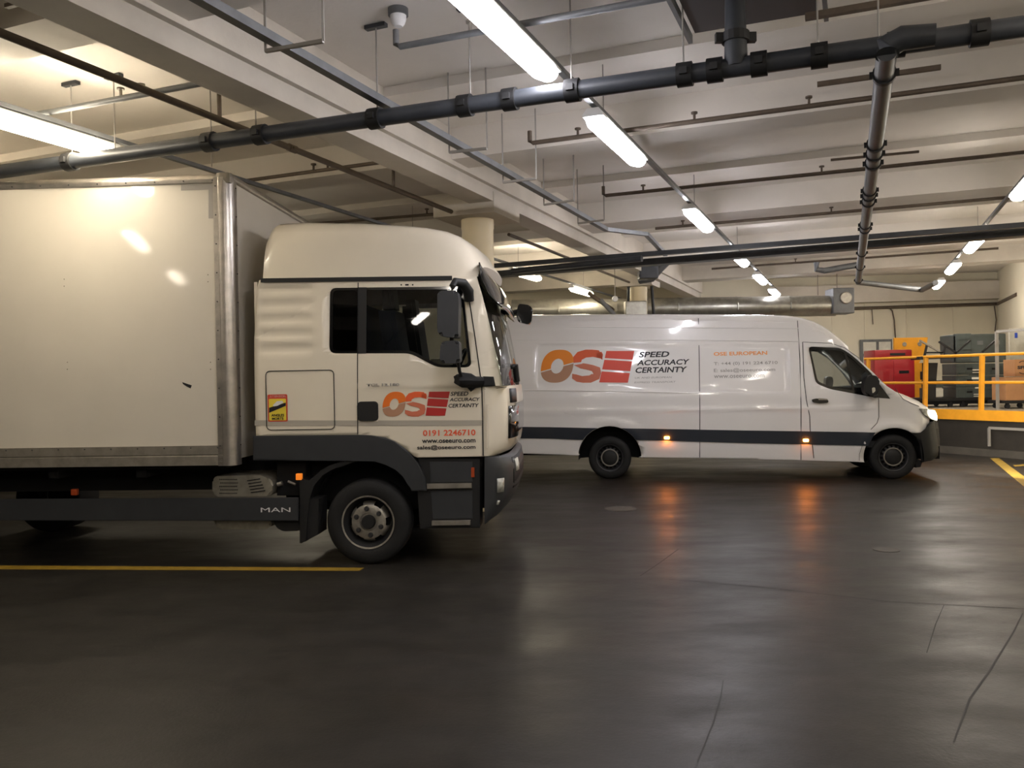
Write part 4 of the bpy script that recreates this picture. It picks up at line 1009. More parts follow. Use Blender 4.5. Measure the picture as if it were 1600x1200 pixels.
# ================================================================== VAN
vf = pz(1397.5, 749.5, 0); vr = pz(952.5, 749, 0); vd = (vf-vr); vd.z = 0; WB = vd.length; VY = math.atan2(vd.y, vd.x)
van = thing('delivery_van', 'long white high roof van with navy stripe, orange and red lettering and lit headlight', 'van', (vf.x, vf.y, 0), VY)
vu = vd.normalized(); vv_ = Vector((-vu.y, vu.x, 0)); vo_ = Vector((vf.x, vf.y, 0))
def VL(px, py, y=0.0):
    r = ray(px, py); k = (y+vo_.dot(vv_))/r.dot(vv_); P = Vector((0, 0, H))+r*k-vo_
    return (P.dot(vu), P.z)
def V3(px, py, y=0.0): x, z = VL(px, py, y); return Vector((x, y, z))
VW = 2.02
rx0, rz1 = VL(836, 536); rx1, rz0 = VL(1236, 612)
def recess(x, z):
    # rounded-rectangle stamped area in the side
    zb = interp([(rx0, VL(836, 608)[1]), (rx1, VL(1236, 615)[1])], x); zt = interp([(rx0, VL(836, 536)[1]), (rx1, VL(1236, 537.5)[1])], x)
    r = .12; cx = max(rx0+r, min(rx1-r, x)); cz = max(zb+r, min(zt-r, z)); d = math.hypot(x-cx, z-cz)
    if rx0+r < x < rx1-r: d = max(0, zb+r-z, z-(zt-r))
    if zb+r < z < zt-r and not (rx0+r < x < rx1-r): d = max(rx0+r-x, x-(rx1-r))
    return 1-sstep(r-.03, r, d)
znose = VL(1450, 640)[1]
def gV(x, z):
    y = interp([(.2, .04), (.5, .012), (.8, .0), (1.1, .0), (1.35, .006), (1.6, .03), (1.9, .065), (2.2, .105), (2.5, .16), (2.7, .21)], z)
    y += .014*recess(x, z)
    zc = VL(1100, 640)[1]; y -= .012*math.exp(-((z-zc)/.03)**2)*(1-sstep(VL(1340, 640)[0], VL(1380, 640)[0], x))
    for ax in (0.0, -WB):      # flared wheel arches
        d = math.hypot(x-ax, z-.36); y -= (.028 if ax == 0 else .016)*math.exp(-((d-(.50 if ax == 0 else .6))/.07)**2)*(1 if z > .55 else .4)
    xn = VL(1415, 650)[0]; xe = VL(1482, 690)[0]
    if x > xn: y += .55*((x-xn)/(xe-xn))**2.6
    xr = VL(800, 600)[0]
    if x < xr: y += .05*((xr-x)/.4)**2
    # front part above the bonnet leans in
    xw = VL(1290, 520)[0]
    if x > xw and z > 1.5: y += .03*(x-xw)
    return y
def arcpts(cx, cz, r, a0, a1, n=14): return [(cx+r*math.cos(math.radians(a0+(a1-a0)*k/n)), cz+r*math.sin(math.radians(a0+(a1-a0)*k/n))) for k in range(n+1)]
RA = .455; RAr = .52; hubf = VL(1397.5, 714); hubr = VL(952.5, 715)
roofe = [(778, 500), (800, 498.5), (900, 498), (1090, 498), (1180, 499), (1245, 502), (1270, 508), (1290, 518), (1305, 529), (1318, 539), (1334, 551), (1348, 565), (1367, 583), (1386, 603)]
sill = VL(1350, 722.5)
out = [VL(772, 707), VL(772, 600), VL(774, 520)]+[VL(*p) for p in roofe]+[VL(*p) for p in ((1401, 613), (1410, 623.5), (1437, 635), (1452, 638.5), (1457, 652), (1459, 661), (1451, 670), (1445, 676), (1436, 677))]
out += arcpts(hubf[0], hubf[1], RA, 62, 190)[0:]
fa = [p for p in arcpts(hubf[0], hubf[1], RA, 55, 189, 18)]
ra_ = [p for p in arcpts(hubr[0], hubr[1], RAr, 2, 176, 22)]
out = [VL(772, 707), VL(772, 600), VL(774, 520)]+[VL(*p) for p in roofe]+[VL(*p) for p in ((1401, 613), (1410, 623.5), (1437, 635), (1452, 638.5), (1457, 652), (1459, 661), (1451, 670), (1445, 676))]+fa+[VL(1352, 722.5), VL(1240, 719), VL(998, 714.5)]+ra_+[VL(906, 710)]
vwin = rpoly([VL(1264.5, 541), VL(1316, 543.5), VL(1335, 556), VL(1361, 581), VL(1391, 623), VL(1366, 621), VL(1297, 608), VL(1275, 599)], .07)
zed = [rz1-.03, rz1-.01, rz1, rz1-.02, rz0, rz0+.01, rz0+.02, rz0+.03, rz0-.02, rz0-.04]
both('body_side', out, [vwin], gV, .11, .05, vanp, van, VW, xs=[rx0, rx0+.015, rx0+.03, rx1, rx1-.015, rx1-.03]+[VL(1415+i*7, 650)[0] for i in range(9)], zs=zed, angle=60)
# roof skin
rs = [(772, 506), (774, 500), (786, 494), (830, 490.5), (960, 489.5), (1090, 490), (1180, 490.5), (1230, 492), (1252, 495), (1270, 500.5), (1282, 506.5), (1294, 514), (1306, 524), (1318, 534.5), (1321, 538)]
rows = []
for (px, py) in rs:
    x, zt = VL(px, py, .3); ze = interp([(VL(*p)[0], VL(*p)[1]) for p in roofe], x)
    if px < 776: ze = min(ze, zt)-.03
    y0 = gV(x, ze); hh = zt-ze; row = []
    half = [(y0, ze), (y0+.02, ze+hh*.32), (y0+.05, ze+hh*.58), (y0+.1, ze+hh*.8), (y0+.2, ze+hh*.94), (y0+.4, zt+.0), (VW/2, zt+.015)]
    for y, z in half+[(VW-y, z) for y, z in half[-2::-1]]: row.append(Vector((x, y, z)))
    rows.append(row)
finish('roof', grid_bm(rows), vanp, van, smooth=True, angle=60)
# header + windscreen + bonnet lofts between the two sides
def cross(pxs, bul, inset=.0, crown=.02, n=16):
    rows = []
    for (px, py) in pxs:
        x, z = VL(px, py); y0 = gV(x, z)+inset; row = []
        for k in range(n+1):
            u = (1-math.cos(math.pi*k/n))/2; c_ = 1-abs(1-2*u)**2.4; row.append(Vector((x+bul*c_, y0+(VW-2*y0)*u, z+crown*c_)))
        rows.append(row)
    return rows
finish('roof_front', grid_bm([[Vector(v) for v in rows[-1]]]+[[v for v in r] for r in cross([(1305, 529), (1318, 539)], .03, 0, .05, 12)] if False else cross([(1312, 535), (1318, 539), (1322, 541)], .03, 0, .03)), vanp, van, smooth=True, angle=60)
finish('windscreen', grid_bm(cross([(1318, 539), (1334, 551), (1348, 565), (1367, 583), (1386, 603)], .05, .0, .045)), gl_wind, van, smooth=True)
bon = [(1386, 603), (1401, 613), (1410, 623.5), (1437, 635), (1452, 638.5), (1457, 641)]
sil = [(1386, 600), (1400, 609.5), (1424, 617), (1445, 626), (1462, 636), (1472, 643)]
rows = []
for (p, q) in zip(bon, sil):
    x, z = VL(*p); xq, zq = VL(*q); y0 = gV(x, z); row = []
    for k in range(17):
        u = (1-math.cos(math.pi*k/16))/2; c_ = 1-abs(1-2*u)**5; row.append(Vector((x+(xq-x)*c_, y0+(VW-2*y0)*u, z+(zq-z)*min(1, c_*1.15))))
    rows.append(row)
finish('bonnet', grid_bm(rows), vanp, van, smooth=True, angle=60)
rows = []
for (a, b) in (((1457, 641), (1472, 643)), ((1459, 652), (1475, 655)), ((1459, 661), (1475, 664))):
    x, z = VL(*a); xq, zq = VL(*b); y0 = gV(x, z); row = []
    for k in range(17):
        u = (1-math.cos(math.pi*k/16))/2; c_ = 1-abs(1-2*u)**5; row.append(Vector((x+(xq-x)*c_, y0+(VW-2*y0)*u, z+(zq-z)*c_)))
    rows.append(row)
finish('grille', grid_bm(rows), blackg, van, smooth=True)
# bumper: side wrap plus front
rows = []
lv = [((1437, 677), (1476, 657)), ((1437, 677), (1478, 672)), ((1440, 690), (1480, 690)), ((1443, 705), (1482, 706)), ((1444, 716), (1480, 714)), ((1444, 721), (1470, 720))]
for i, (a, b) in enumerate(lv):
    x, z = VL(*a); xq, zq = VL(*b); row = []
    for k in range(25):
        u = (1-math.cos(math.pi*k/24))/2; c_ = (max(0, 1-abs(1-2*u)**4.5))**(1/2.0); row.append(Vector((x+(xq-x)*c_, .005+(VW-.01)*u, z+(zq-z)*min(1, c_*1.4))))
    rows.append(row)
o = finish('bumper', grid_bm(rows), dgrey, van, smooth=True, angle=60); o.data.materials[0] = black
both('bumper_corner', [VL(*p) for p in ((1425, 678), (1445, 676), (1451, 670), (1460, 659.5), (1474, 661), (1477, 673), (1479, 690), (1480, 708), (1478, 714), (1468, 718.5), (1443, 723), (1441, 712), (1438, 695), (1432, 684))], (), lambda x, z: gV(x, z)*.62+.0, .08, .05, black, van, VW, thick=.03)
bm = bmesh.new(); prism_xz(bm, [VL(*p) for p in ((1433, 716), (1445, 722), (1442, 731), (1434, 732))], .1, .3, .01); finish('mud_flap', bm, rubber, van)
# underbody, arch liners, rear
bm = bmesh.new(); zb0 = VL(1240, 716)[1]; box(bm, -WB-1.9, -WB-.55, .15, VW-.15, zb0+.05, zb0+.2); box(bm, -WB+.55, -.55, .15, VW-.15, zb0+.0, zb0+.2); box(bm, .3, .75, .25, VW-.25, .3, .5)
box(bm, -WB-.6, .6, .45, VW-.45, zb0+.15, .75); finish('underbody', bm, matte, van)
for hx, hz in (hubf, hubr):
    P = arcpts(hx, hz, (RA if hx > -1 else RAr)-.003, -5, 185, 18)
    for f_ in (lambda y: y, lambda y: VW-y):
        bm = bmesh.new(); grid_bm([[Vector((x, f_(.02), z)) for x, z in P], [Vector((x, f_(.42), z)) for x, z in P], [Vector((x*.3+hx*.7, f_(.43), hz+(z-hz)*.3)) for x, z in P]], bm)
        finish('wheel_arch_liner', bm, matte, van)
bm = bmesh.new(); x0 = VL(773, 600)[0]; prism_xz(bm, [(x0, VL(773, 712)[1]), (x0+.03, VL(773, 712)[1]), (x0+.03, VL(773, 505)[1]), (x0, VL(773, 505)[1])], .12, VW-.12); finish('rear_door', bm, vanp, van)
# bulkhead and cabin
bm = bmesh.new(); xb_ = VL(1252, 600)[0]; box(bm, xb_-.03, xb_, .1, VW-.1, .6, 2.0); box(bm, VL(1256, 600)[0], VL(1380, 640)[0], .08, VW-.08, .5, .6); finish('bulkhead', bm, seat_m, van)
for yy in (.3, 1.2):
    bm = bmesh.new(); sx = VL(1285, 600)[0]; box(bm, sx, sx+.5, yy, yy+.5, .85, 1.02, .04); prism_xz(bm, [(sx-.02, .95), (sx+.12, .95), (sx-.02, 1.62), (sx-.16, 1.62)], yy, yy+.5, .04); prism_xz(bm, [(sx-.14, 1.65), (sx-.04, 1.65), (sx-.05, 1.85), (sx-.15, 1.85)], yy+.12, yy+.38, .03); finish('seat', bm, seat_m, van, smooth=True)
bm = bmesh.new(); prism_xz(bm, [VL(1343, 606), VL(1375, 604), VL(1388, 612), VL(1388, 650), VL(1350, 650)], .12, VW-.12, .02); finish('dashboard', bm, dash_m, van)
for nm, mi_ in (('window_glass', 0), ('window_glass', 1)):
    decal(nm, vwin, gl_side, van, (lambda x, z: gV(x, z)+.015) if mi_ == 0 else (lambda x, z: VW-gV(x, z)-.015), 0, dx=.1, dz=.08)
vin = rpoly([VL(1268, 545), VL(1315, 547), VL(1333, 559), VL(1357, 583), VL(1370, 603), VL(1366, 616), VL(1298, 604), VL(1278, 596)], .06)
decal('window_frame', vwin, blackg, van, gV, .003, holes=[vin], dx=.1, dz=.08)
decal('window_frame', [VL(1320, 547), VL(1324, 549), VL(1336, 611), VL(1332, 610)], blackg, van, gV, .004)
decal('window_frame', [VL(1361, 581), VL(1391, 623), VL(1366, 621), VL(1357, 600)], blackg, van, gV, .005)
# mirror
bm = bmesh.new(); prism_xz(bm, rpoly([VL(1349, 594, -.2), VL(1356, 586, -.2), VL(1368, 587, -.2), VL(1372, 594, -.2), VL(1369, 617, -.2), VL(1352, 618, -.2), VL(1347, 608, -.2)], .05), -.3, -.1, .025); mo = finish('wing_mirror', bm, black, van, smooth=True)
bm = bmesh.new(); tube(bm, [V3(1362, 616, -.15), V3(1368, 618, -.02)], .04, 10); finish('mirror_foot', bm, black, mo, smooth=True)
bm = bmesh.new(); prism_xz(bm, rpoly([VL(1362, 606, -.3), VL(1367, 605, -.3), VL(1368, 611, -.3), VL(1363, 615, -.3)], .02), -.308, -.3, 0); finish('indicator', bm, chrome, mo)
bm = bmesh.new(); yf_ = VW+.2; prism_xz(bm, rpoly([VL(1289, 590, yf_), VL(1296, 587, yf_), VL(1301, 592, yf_), VL(1298, 610, yf_), VL(1288, 609, yf_)], .04), yf_-.1, yf_+.1, .02); finish('wing_mirror', bm, silver, van, smooth=True)
# shut lines
seam('door_seam', [VL(1092.5, 496), VL(1093, 560), VL(1093.5, 640), VL(1093.5, 715)], van, gV, .012, dsteel)
seam('door_seam', [VL(1249, 500), VL(1251, 560), VL(1251.5, 640), VL(1252, 719)], van, gV, .012, dsteel)
seam('door_seam', [VL(1256, 534), VL(1256.5, 590), VL(1260, 625), VL(1265, 650), VL(1266, 673), VL(1270, 700), VL(1272, 716)], van, gV, .012, dsteel)
seam('door_seam', [VL(1373, 622), VL(1373, 652), VL(1370, 661), VL(1360, 671)], van, gV, .01, dsteel)
seam('door_seam', [VL(1256, 534), VL(1300, 536), VL(1322, 543), VL(1345, 560)], van, gV, .008, dsteel)
seam('door_seam', [VL(1347, 697), VL(1343, 710), VL(1343, 720)], van, gV, .006, dsteel)
seam('door_seam', [VL(790, 505), VL(786, 560), VL(784, 640)], van, gV, .01, dsteel)
seam('bonnet_seam', [VL(1399, 607), VL(1403, 613), VL(1411, 623.5), VL(1424, 630), VL(1437, 635)], van, gV, .01, dsteel)
seam('body_bead', [VL(776, 509.5), VL(960, 510.5), VL(1090, 511), VL(1250, 512)], van, gV, .012, vanp)
seam('body_bead', [VL(790, 530), VL(1090, 531), VL(1250, 533)], van, gV, .01, vanp)
seam('body_bead', [VL(815, 609.5), VL(960, 611.5), VL(1092, 614.5)], van, gV, .012, vanp)
bm = bmesh.new(); prism_xz(bm, rpoly([VL(1268, 624), VL(1275, 622.5), VL(1293, 624), VL(1294, 629), VL(1280, 630), VL(1269, 628.5)], .02), -.035, .0, .01); finish('door_handle', bm, blackg, van, smooth=True)
bm = bmesh.new(); prism_xz(bm, rpoly([VL(1278, 622), VL(1292, 623), VL(1292, 625), VL(1278, 625)], .006), -.045, -.03, .004); finish('handle_cap', bm, silver, van, smooth=True)
# navy stripe (interrupted at the arches)
def S_(x, top): return interp([(814, 666.5), (1093, 671.5), (1240, 673.6), (1367, 675.5)], x) if top else interp([(814, 684.3), (1093, 690.5), (1240, 694.3), (1356, 696.5)], x)
def vstr(x0, x1, arc=None, side=0):
    top = [VL(x, S_(x, True)) for x in (x0, (x0+x1)/2, x1)]; bot = [VL(x, S_(x, False)) for x in (x1, (x0+x1)/2, x0)]
    if arc:
        c_, r_ = arc; zt, zb = VL(x1 if side > 0 else x0, S_(x1 if side > 0 else x0, True))[1], VL(x1 if side > 0 else x0, S_(x1 if side > 0 else x0, False))[1]
        pts = []
        for k in range(9):
            z = zt+(zb-zt)*k/8; dd = max(.0, r_*r_-(z-c_[1])**2)**.5; pts.append((c_[0]-side*dd, z))
        if side > 0: return top[:2]+pts+bot[1:]
        return top[1:]+bot[:2]+pts[::-1]
    return top+bot
R2 = RAr+.004
decal('navy_stripe', vstr(774, 945, (hubr, R2), 1), stripe, van, gV, .012, dx=.08)
sp = vstr(960, 1367, (hubr, R2), -1)
k_ = sp.index(VL(1367, S_(1367, False))) if VL(1367, S_(1367, False)) in sp else None
if k_ is not None: sp[k_] = VL(1356.5, S_(1356.5, False))
decal('navy_stripe', sp, stripe, van, gV, .012, dx=.08)
# head lamp
both('headlamp', rpoly([VL(*p) for p in ((1437, 638.5), (1453, 639), (1470, 641.5), (1475, 655), (1474.5, 661), (1456, 654.5), (1445, 647.5))], .02), (), lambda x, z: gV(x, z)*.72-.012, .04, .03, lens, van, VW)
bm = panel_bm(rpoly([VL(*p) for p in ((1452, 640.5), (1468, 643), (1473, 650), (1474, 658.5), (1462, 655), (1455, 650))], .03), (), lambda x, z: gV(x, z)*.72-.02, .04, .03); o = raw('headlamp_beam', bm, head_on, van); o['label'] = 'lit headlight lens'
for px, py in ((1042, 684), (1259, 688)):
    x, z = VL(px, py); bm = bmesh.new(); box(bm, x-.04, x+.04, gV(x, z)-.03, gV(x, z), z-.02, z+.02, .012); o = finish('side_marker', bm, amber_on, van, smooth=True); o['label'] = 'glowing amber side marker lamp'
# writing on the van
logo(VL, van, gV, (843, 897), (893, 941), ((947, 548), (991, 548), (981, 598), (936, 597.5)), (o_top, s_top), (o_bot, s_bot), (e_red, e_red, e_red), 546, 598, vanp)
vt = lambda s, x0, yb, x1, yt, m, bold=.0, shear=0: tt(s, x0, yb, x1, yt, m, bold, shear, VL, van, gV)
vt('SPEED', 998, 558.5, 1046, 548.5, ink, .014, .2); vt('ACCURACY', 995, 571, 1078, 560.8, ink, .014, .2); vt('CERTAINTY', 993, 583, 1074, 572.5, ink, .014, .2)
vt('UK AND EUROPEAN', 992, 591.8, 1050, 588, ink_grey, 0, .2); vt('EXPRESS TRANSPORT', 991, 599, 1056, 595.2, ink_grey, 0, .2)
vt('OSE EUROPEAN', 1116, 555.8, 1200, 548, ink_or, .014); vt('T: +44 (0) 191 224 6710', 1116, 572, 1216, 563.8, ink_grey, .004); vt('E: sales@oseeuro.com', 1116, 583, 1212, 574, ink_grey, .004); vt('www.oseeuro.com', 1116, 591, 1195, 585, ink_grey, .004)
VR = .352
for hx in (hubf[0], hubr[0]):
    wheel(van, hx, VR, VR, .045, .22, 'van', .215)
    o = wheel(van, hx, VR, VR, 0, .22, 'van', .215); o.rotation_euler = (0, 0, math.pi); o.location = (hx, VW-.045, VR)
# the van's own headlight beam
ld = bpy.data.lights.new('headlight_beam', 'SPOT'); ld.energy = 190; ld.color = (1, .93, .8); ld.spot_size = math.radians(120); ld.spot_blend = .6; ld.shadow_soft_size = .06
lo = bpy.data.objects.new('headlight_beam', ld); COL.objects.link(lo); lo.parent = van; q = V3(1478, 650, .2); lo.location = (q.x+.22, .3, q.z); lo.rotation_euler = (math.radians(84), 0, math.radians(-62))

# ================================================================== LOADING DOCK
K1 = pz(1600, 718, 0); K2 = pz(1482, 708.5, 0); KD = (K1-K2).normalized(); KN = Vector((-KD.y, KD.x, 0))   # KN points into the dock
if KN.y < 0: KN = -KN
DZ = .9
Pst = K2-KD*8.2; Pen = K1+KD*1.6
def dockseg(name, off0, off1, z0, z1, m, lab=None, st_=True, a=0, b=0):
    bm = bmesh.new(); v = []
    for q in (Pst+KN*off0, Pen+KN*off0, Pen+KN*off1, Pst+KN*off1):
        for z in (z0, z1): v.append(bm.verts.new((q.x, q.y, z)))
    for q in ((0, 1, 3, 2), (2, 3, 5, 4), (4, 5, 7, 6), (6, 7, 1, 0), (0, 2, 4, 6), (1, 7, 5, 3)): bm.faces.new([v[i] for i in q])
    return struct(finish(name, bm, m), lab)
dockseg('kerb', 0, .12, 0, .14, kerb_m, 'grey concrete kerb at the foot of the loading dock')
dockseg('loading_dock', .1, 6.5, 0, DZ-.03, dockdark, 'dark painted front of the raised loading dock')
dockseg('dock_deck', .06, 6.5, DZ-.03, DZ, deck_m, 'pale concrete deck of the loading dock')
dockseg('dock_edge', .04, .12, .70, DZ+.005, yellow, 'yellow painted steel edge of the loading dock')
KP = K2+KN*.16
def edge_pt(px, off=.16):      # point on the dock edge line at image column px
    Q = K2+KN*off; lo, hi = -9., 6.
    for _ in range(50):
        mid = (lo+hi)/2; p = Q+KD*mid-Vector((0, 0, H)); c_ = 800+F*p.dot(Rt)/p.dot(Fw)
        if c_ < px: lo = mid
        else: hi = mid
    return Q+KD*lo
rl = thing('safety_railing', 'yellow tubular safety railing along the edge of the loading dock', 'railing', tuple(K2+KN*.16+Vector((0, 0, DZ))))
ro = Vector(rl.location)
pa, pb = edge_pt(1353), edge_pt(1600)+KD*1.5
for z, nm in ((2.0, 'top_rail'), (1.45, 'middle_rail')):
    bm = bmesh.new(); tube(bm, [Vector((pa.x, pa.y, z))-ro, Vector((pb.x, pb.y, z))-ro], .03, 12); finish(nm, bm, yellow, rl, smooth=True)
for px in (1359, 1449, 1537, 1625):
    p = edge_pt(px); bm = bmesh.new(); bar(bm, Vector((p.x, p.y, DZ-.15))-ro-KN*.06, Vector((p.x, p.y, 2.0))-ro, .075, .075); finish('post', bm, yellow, rl)
# white frame on the dock front
fr = thing('dock_frame', 'pale metal frame fixed to the dark dock front at the right edge', 'frame', tuple(edge_pt(1547, .0)))
fo = Vector(fr.location); p = edge_pt(1546, .05); q = edge_pt(1640, .05)
bm = bmesh.new(); bar(bm, Vector((p.x, p.y, .56))-fo, Vector((q.x, q.y, .56))-fo, .04, .05); finish('top_bar', bm, rod_w, fr)
bm = bmesh.new(); bar(bm, Vector((p.x, p.y, .2))-fo, Vector((p.x, p.y, .56))-fo, .04, .04); finish('side_bar', bm, rod_w, fr)
# --- things on the deck
def DX(px, py, d): return pd(px, py, d)
def deckbox(px0, px1, pyt, d, depth, z0=None, pyb=None):
    a = pd(px0, pyt, d); b = pd(px1, pyt, d); zb = DZ if z0 is None else z0
    if pyb is not None: zb = pd(px0, pyb, d).z
    return a.x, b.x, d, d+depth, zb, a.z
# notice board on the wall
q0, q1 = onwall(1342, 531), onwall(1397, 580)
nb_ = thing('notice_board', 'grey framed notice board with white papers on the back wall behind the red bin', 'notice board', tuple(q0)); no = Vector(nb_.location)
bm = bmesh.new(); box(bm, 0, q1.x-q0.x, -.04, 0, q1.z-q0.z, 0); finish('frame', bm, pipe_g, nb_)
W_ = q1.x-q0.x; H_ = q1.z-q0.z
for i in range(2):
    for j in range(2):
        bm = bmesh.new(); box(bm, .08+i*W_*.47, W_*.47+i*W_*.44, -.05, -.04, H_*.47+j*H_*.46+.03, -.07+j*H_*.46); finish('paper_sheet', bm, paper, nb_)
# yellow board
x0, x1, y0, y1, z0, z1 = deckbox(1397, 1450, 528, 20.2, .12)
yb_ = thing('yellow_board', 'tall yellow metal board standing behind the red bin on the dock', 'board', (x0, y0, DZ))
bm = bmesh.new(); prism_xz(bm, [(0, z1-DZ), (x1-x0, z1-DZ), (x1-x0-.05, z1-DZ-.28), (x1-x0-.28, z1-DZ-.72), (x1-x0-.32, 0), (x1-x0-.62, 0), (x1-x0-.62, .6), (0, .6)], 0, .06, .005); finish('panel', bm, yellow, yb_)
bm = bmesh.new(); prism_xz(bm, [(.46, 0), (.72, 0), (.72, 1.0), (.46, 1.0)], -.05, 0, .005); finish('leg_plate', bm, yellow, yb_)
for i in (.25, .62):
    bm = bmesh.new(); lathe(bm, [(0, -.012), (.045, -.012), (.055, 0)], 16); finish('bolt', bm, silver, yb_, smooth=True, loc=(i, 0, z1-DZ-.16))
# red bin
x0, x1, y0, y1, z0, z1 = deckbox(1366, 1429, 547, 19.2, .6)
rb = thing('red_bin', 'upright glossy red plastic bin on the dock behind the yellow railing', 'bin', (x0, y0, DZ))
W_, H_ = x1-x0, z1-DZ
bm = bmesh.new(); box(bm, 0, W_, 0, .6, .08, H_*.86, .03); finish('body', bm, redp, rb, smooth=True)
bm = bmesh.new(); box(bm, -.0, W_*.93, -.02, .6, H_*.86, H_, .03); finish('lid', bm, redp, rb, smooth=True)
bm = bmesh.new(); box(bm, W_*.47, W_*.98, -.02, .02, .12, H_*.82, .01); finish('door', bm, redp, rb, smooth=True)
bm = bmesh.new(); box(bm, W_*.6, W_*.84, -.035, -.015, H_*.58, H_*.63, .004); finish('slot', bm, matte, rb)
bm = bmesh.new(); box(bm, W_*.38, W_*.75, -.04, -.015, H_*.9, H_*.94, .004); finish('handle', bm, black, rb)
for i in (0, 1):
    bm = bmesh.new(); lathe(bm, [(0, -.02), (.05, -.02), (.05, .02), (0, .02)], 16); finish('caster', bm, rubber, rb, smooth=True, loc=(.1+i*(W_-.2), .1, .05))
# flat trolley with crates
def caster(parent, x, y, z, r):
    bm = bmesh.new(); lathe(bm, [(0, -.025), (r, -.025), (r, .025), (0, .025)], 20); o = finish('wheel', bm, rubber, parent, smooth=True, loc=(x, y, z+r))
    b2 = bmesh.new(); box(b2, -r*.5, r*.5, -.035, .035, r*.3, r*1.5, .004); finish('fork', b2, black, o)
dT = 18.2
def trolley(px0, px1, d, depth, label, ptop=624, wh=(.1, .5, .9)):
    a, b = pd(px0, ptop, d), pd(px1, ptop, d); t = thing('flat_trolley', label, 'trolley', (a.x, d, DZ), 0); W_ = b.x-a.x; h = a.z-DZ
    bm = bmesh.new(); box(bm, 0, W_, 0, depth, h-.07, h, .01); finish('platform', bm, black, t)
    bm = bmesh.new(); box(bm, .1, W_-.1, .1, depth-.1, h-.14, h-.07); finish('frame', bm, matte, t)
    for f_ in wh: caster(t, W_*f_, .1, 0, max(.05, (h-.12)/2)); 
    caster(t, W_*wh[-1], depth-.1, 0, max(.05, (h-.12)/2)); caster(t, W_*wh[0], depth-.1, 0, max(.05, (h-.12)/2))
    return a.z, a.x, b.x
zt_, tx0, tx1 = trolley(1443, 1572, dT, .8, 'long black flat trolley carrying the grey crates on the dock', 622.5, (.35, .5, .72))
# second trolley, standing behind with raised handle frame
tf = thing('handle_trolley', 'black trolley frame with raised tilted handles between the bin and crates', 'trolley', (pd(1440, 560, dT-.27).x, dT-.27, zt_)); fo = Vector(tf.location)
D2 = dT-.27
bm = bmesh.new(); a, b = pd(1430, 560, D2)-fo, pd(1512, 556, D2)-fo; bar(bm, a, b, .4, .07); finish('platform', bm, black, tf)
bm = bmesh.new(); prism_xz(bm, [(pd(1446, 567, D2)-fo).xz, (pd(1464, 567, D2)-fo).xz, (pd(1461, 600, D2)-fo).xz, (pd(1461, 622, D2)-fo).xz, (pd(1446, 622, D2)-fo).xz] if hasattr(Vector((0, 0, 0)), 'xz') else [], -.05, .15, .01); finish('leg_panel', bm, black, tf)
for pts in (((1437, 532), (1474, 553)), ((1467, 534), (1494, 551)), ((1448, 540), (1444, 558)), ((1477, 539), (1473, 560)), ((1493, 552), (1516, 532)), ((1535, 550), (1560, 528)), ((1448, 551), (1476, 551))):
    bm = bmesh.new(); (ax, ay), (bx_, by_) = pts; bar(bm, pd(ax, ay, D2)-fo, pd(bx_, by_, D2)-fo, .04, .035); finish('handle_bar', bm, alu_dull if pts[0][0] == 1437 else black, tf)
# crates: separate things, stacked
def crate(px0, px1, pyb, pyt, d, depth, label, m=crate_m, group='stacked grey plastic crates on the trolley'):
    a, b = pd(px0, pyb, d), pd(px1, pyt, d); W_ = b.x-a.x; H_ = b.z-a.z
    t = thing('plastic_crate', label, 'crate', (a.x, d, a.z), 0, group)
    bm = bmesh.new(); box(bm, .003, W_-.003, .004, depth-.004, -.003, H_); finish('body', bm, m, t)
    bm = bmesh.new(); box(bm, 0, W_, 0, depth, H_*.8, H_-.002, .006)
    for i in range(4): box(bm, W_*(.1+.25*i), W_*(.13+.25*i), -.005, .02, .01, H_*.8)
    finish('rim', bm, m, t)
    bm = bmesh.new(); box(bm, W_*.40, W_*.6, -.008, .0, H_*.45, H_*.62); finish('grip_hole', bm, matte, t)
    return t
ys = [622, 604, 586, 567.5]
nm = ('bottom', 'second from the bottom', 'third from the bottom')
for i in range(3): crate(1494, 1536, ys[i], ys[i+1], dT+.05, .6, 'grey crate with pale labels, %s of the left stack' % nm[i])
for i in range(3): crate(1537, 1569, ys[i], ys[i+1], dT+.05, .6, 'dark grey crate, %s of the right stack' % nm[i])
a = pd(1494, 567, dT+.05); b = pd(1572, 521, dT+.05); W_ = b.x-a.x; H_ = b.z-a.z
t = thing('pallet_box', 'large dark grey pallet box with hand holes on top of the crates', 'crate', (a.x, dT+.05, a.z))
bm = bmesh.new(); box(bm, 0, W_, 0, .7, 0, H_, .03); finish('body', bm, crate_m, t)
bm = bmesh.new(); box(bm, 0, W_*.3, -.02, .1, H_*.02, H_*1.02, .01)
for i in range(5): box(bm, 0, W_*.29, -.03, 0, H_*(.1+.18*i), H_*(.14+.18*i))
finish('ribbed_end', bm, crate_m, t)
for i in (.42, .75):
    bm = bmesh.new(); box(bm, W_*i, W_*(i+.12), -.006, .02, H_*.62, H_*.76); finish('hand_hole', bm, pipe_g, t)
for i, (px, py, w_, h_) in enumerate(((1526, 578, 12, 2), (1526, 582, 12, 1.6), (1526, 591, 14, 3.5), (1529, 606, 10, 2), (1528, 616, 12, 1.2), (1528, 619, 12, 1.2))):
    a = pd(px-w_/2, py+h_/2, dT+.03); b = pd(px+w_/2, py-h_/2, dT+.03); bm = bmesh.new(); box(bm, a.x, b.x, dT+.03, dT+.045, a.z, b.z); tag(finish('paper_label', bm, crate_l), 'pale paper label on the left stack of grey crates, %s from the top' % ('first', 'second', 'third', 'fourth', 'fifth', 'sixth')[i], 'label', 'paper labels on the crates')
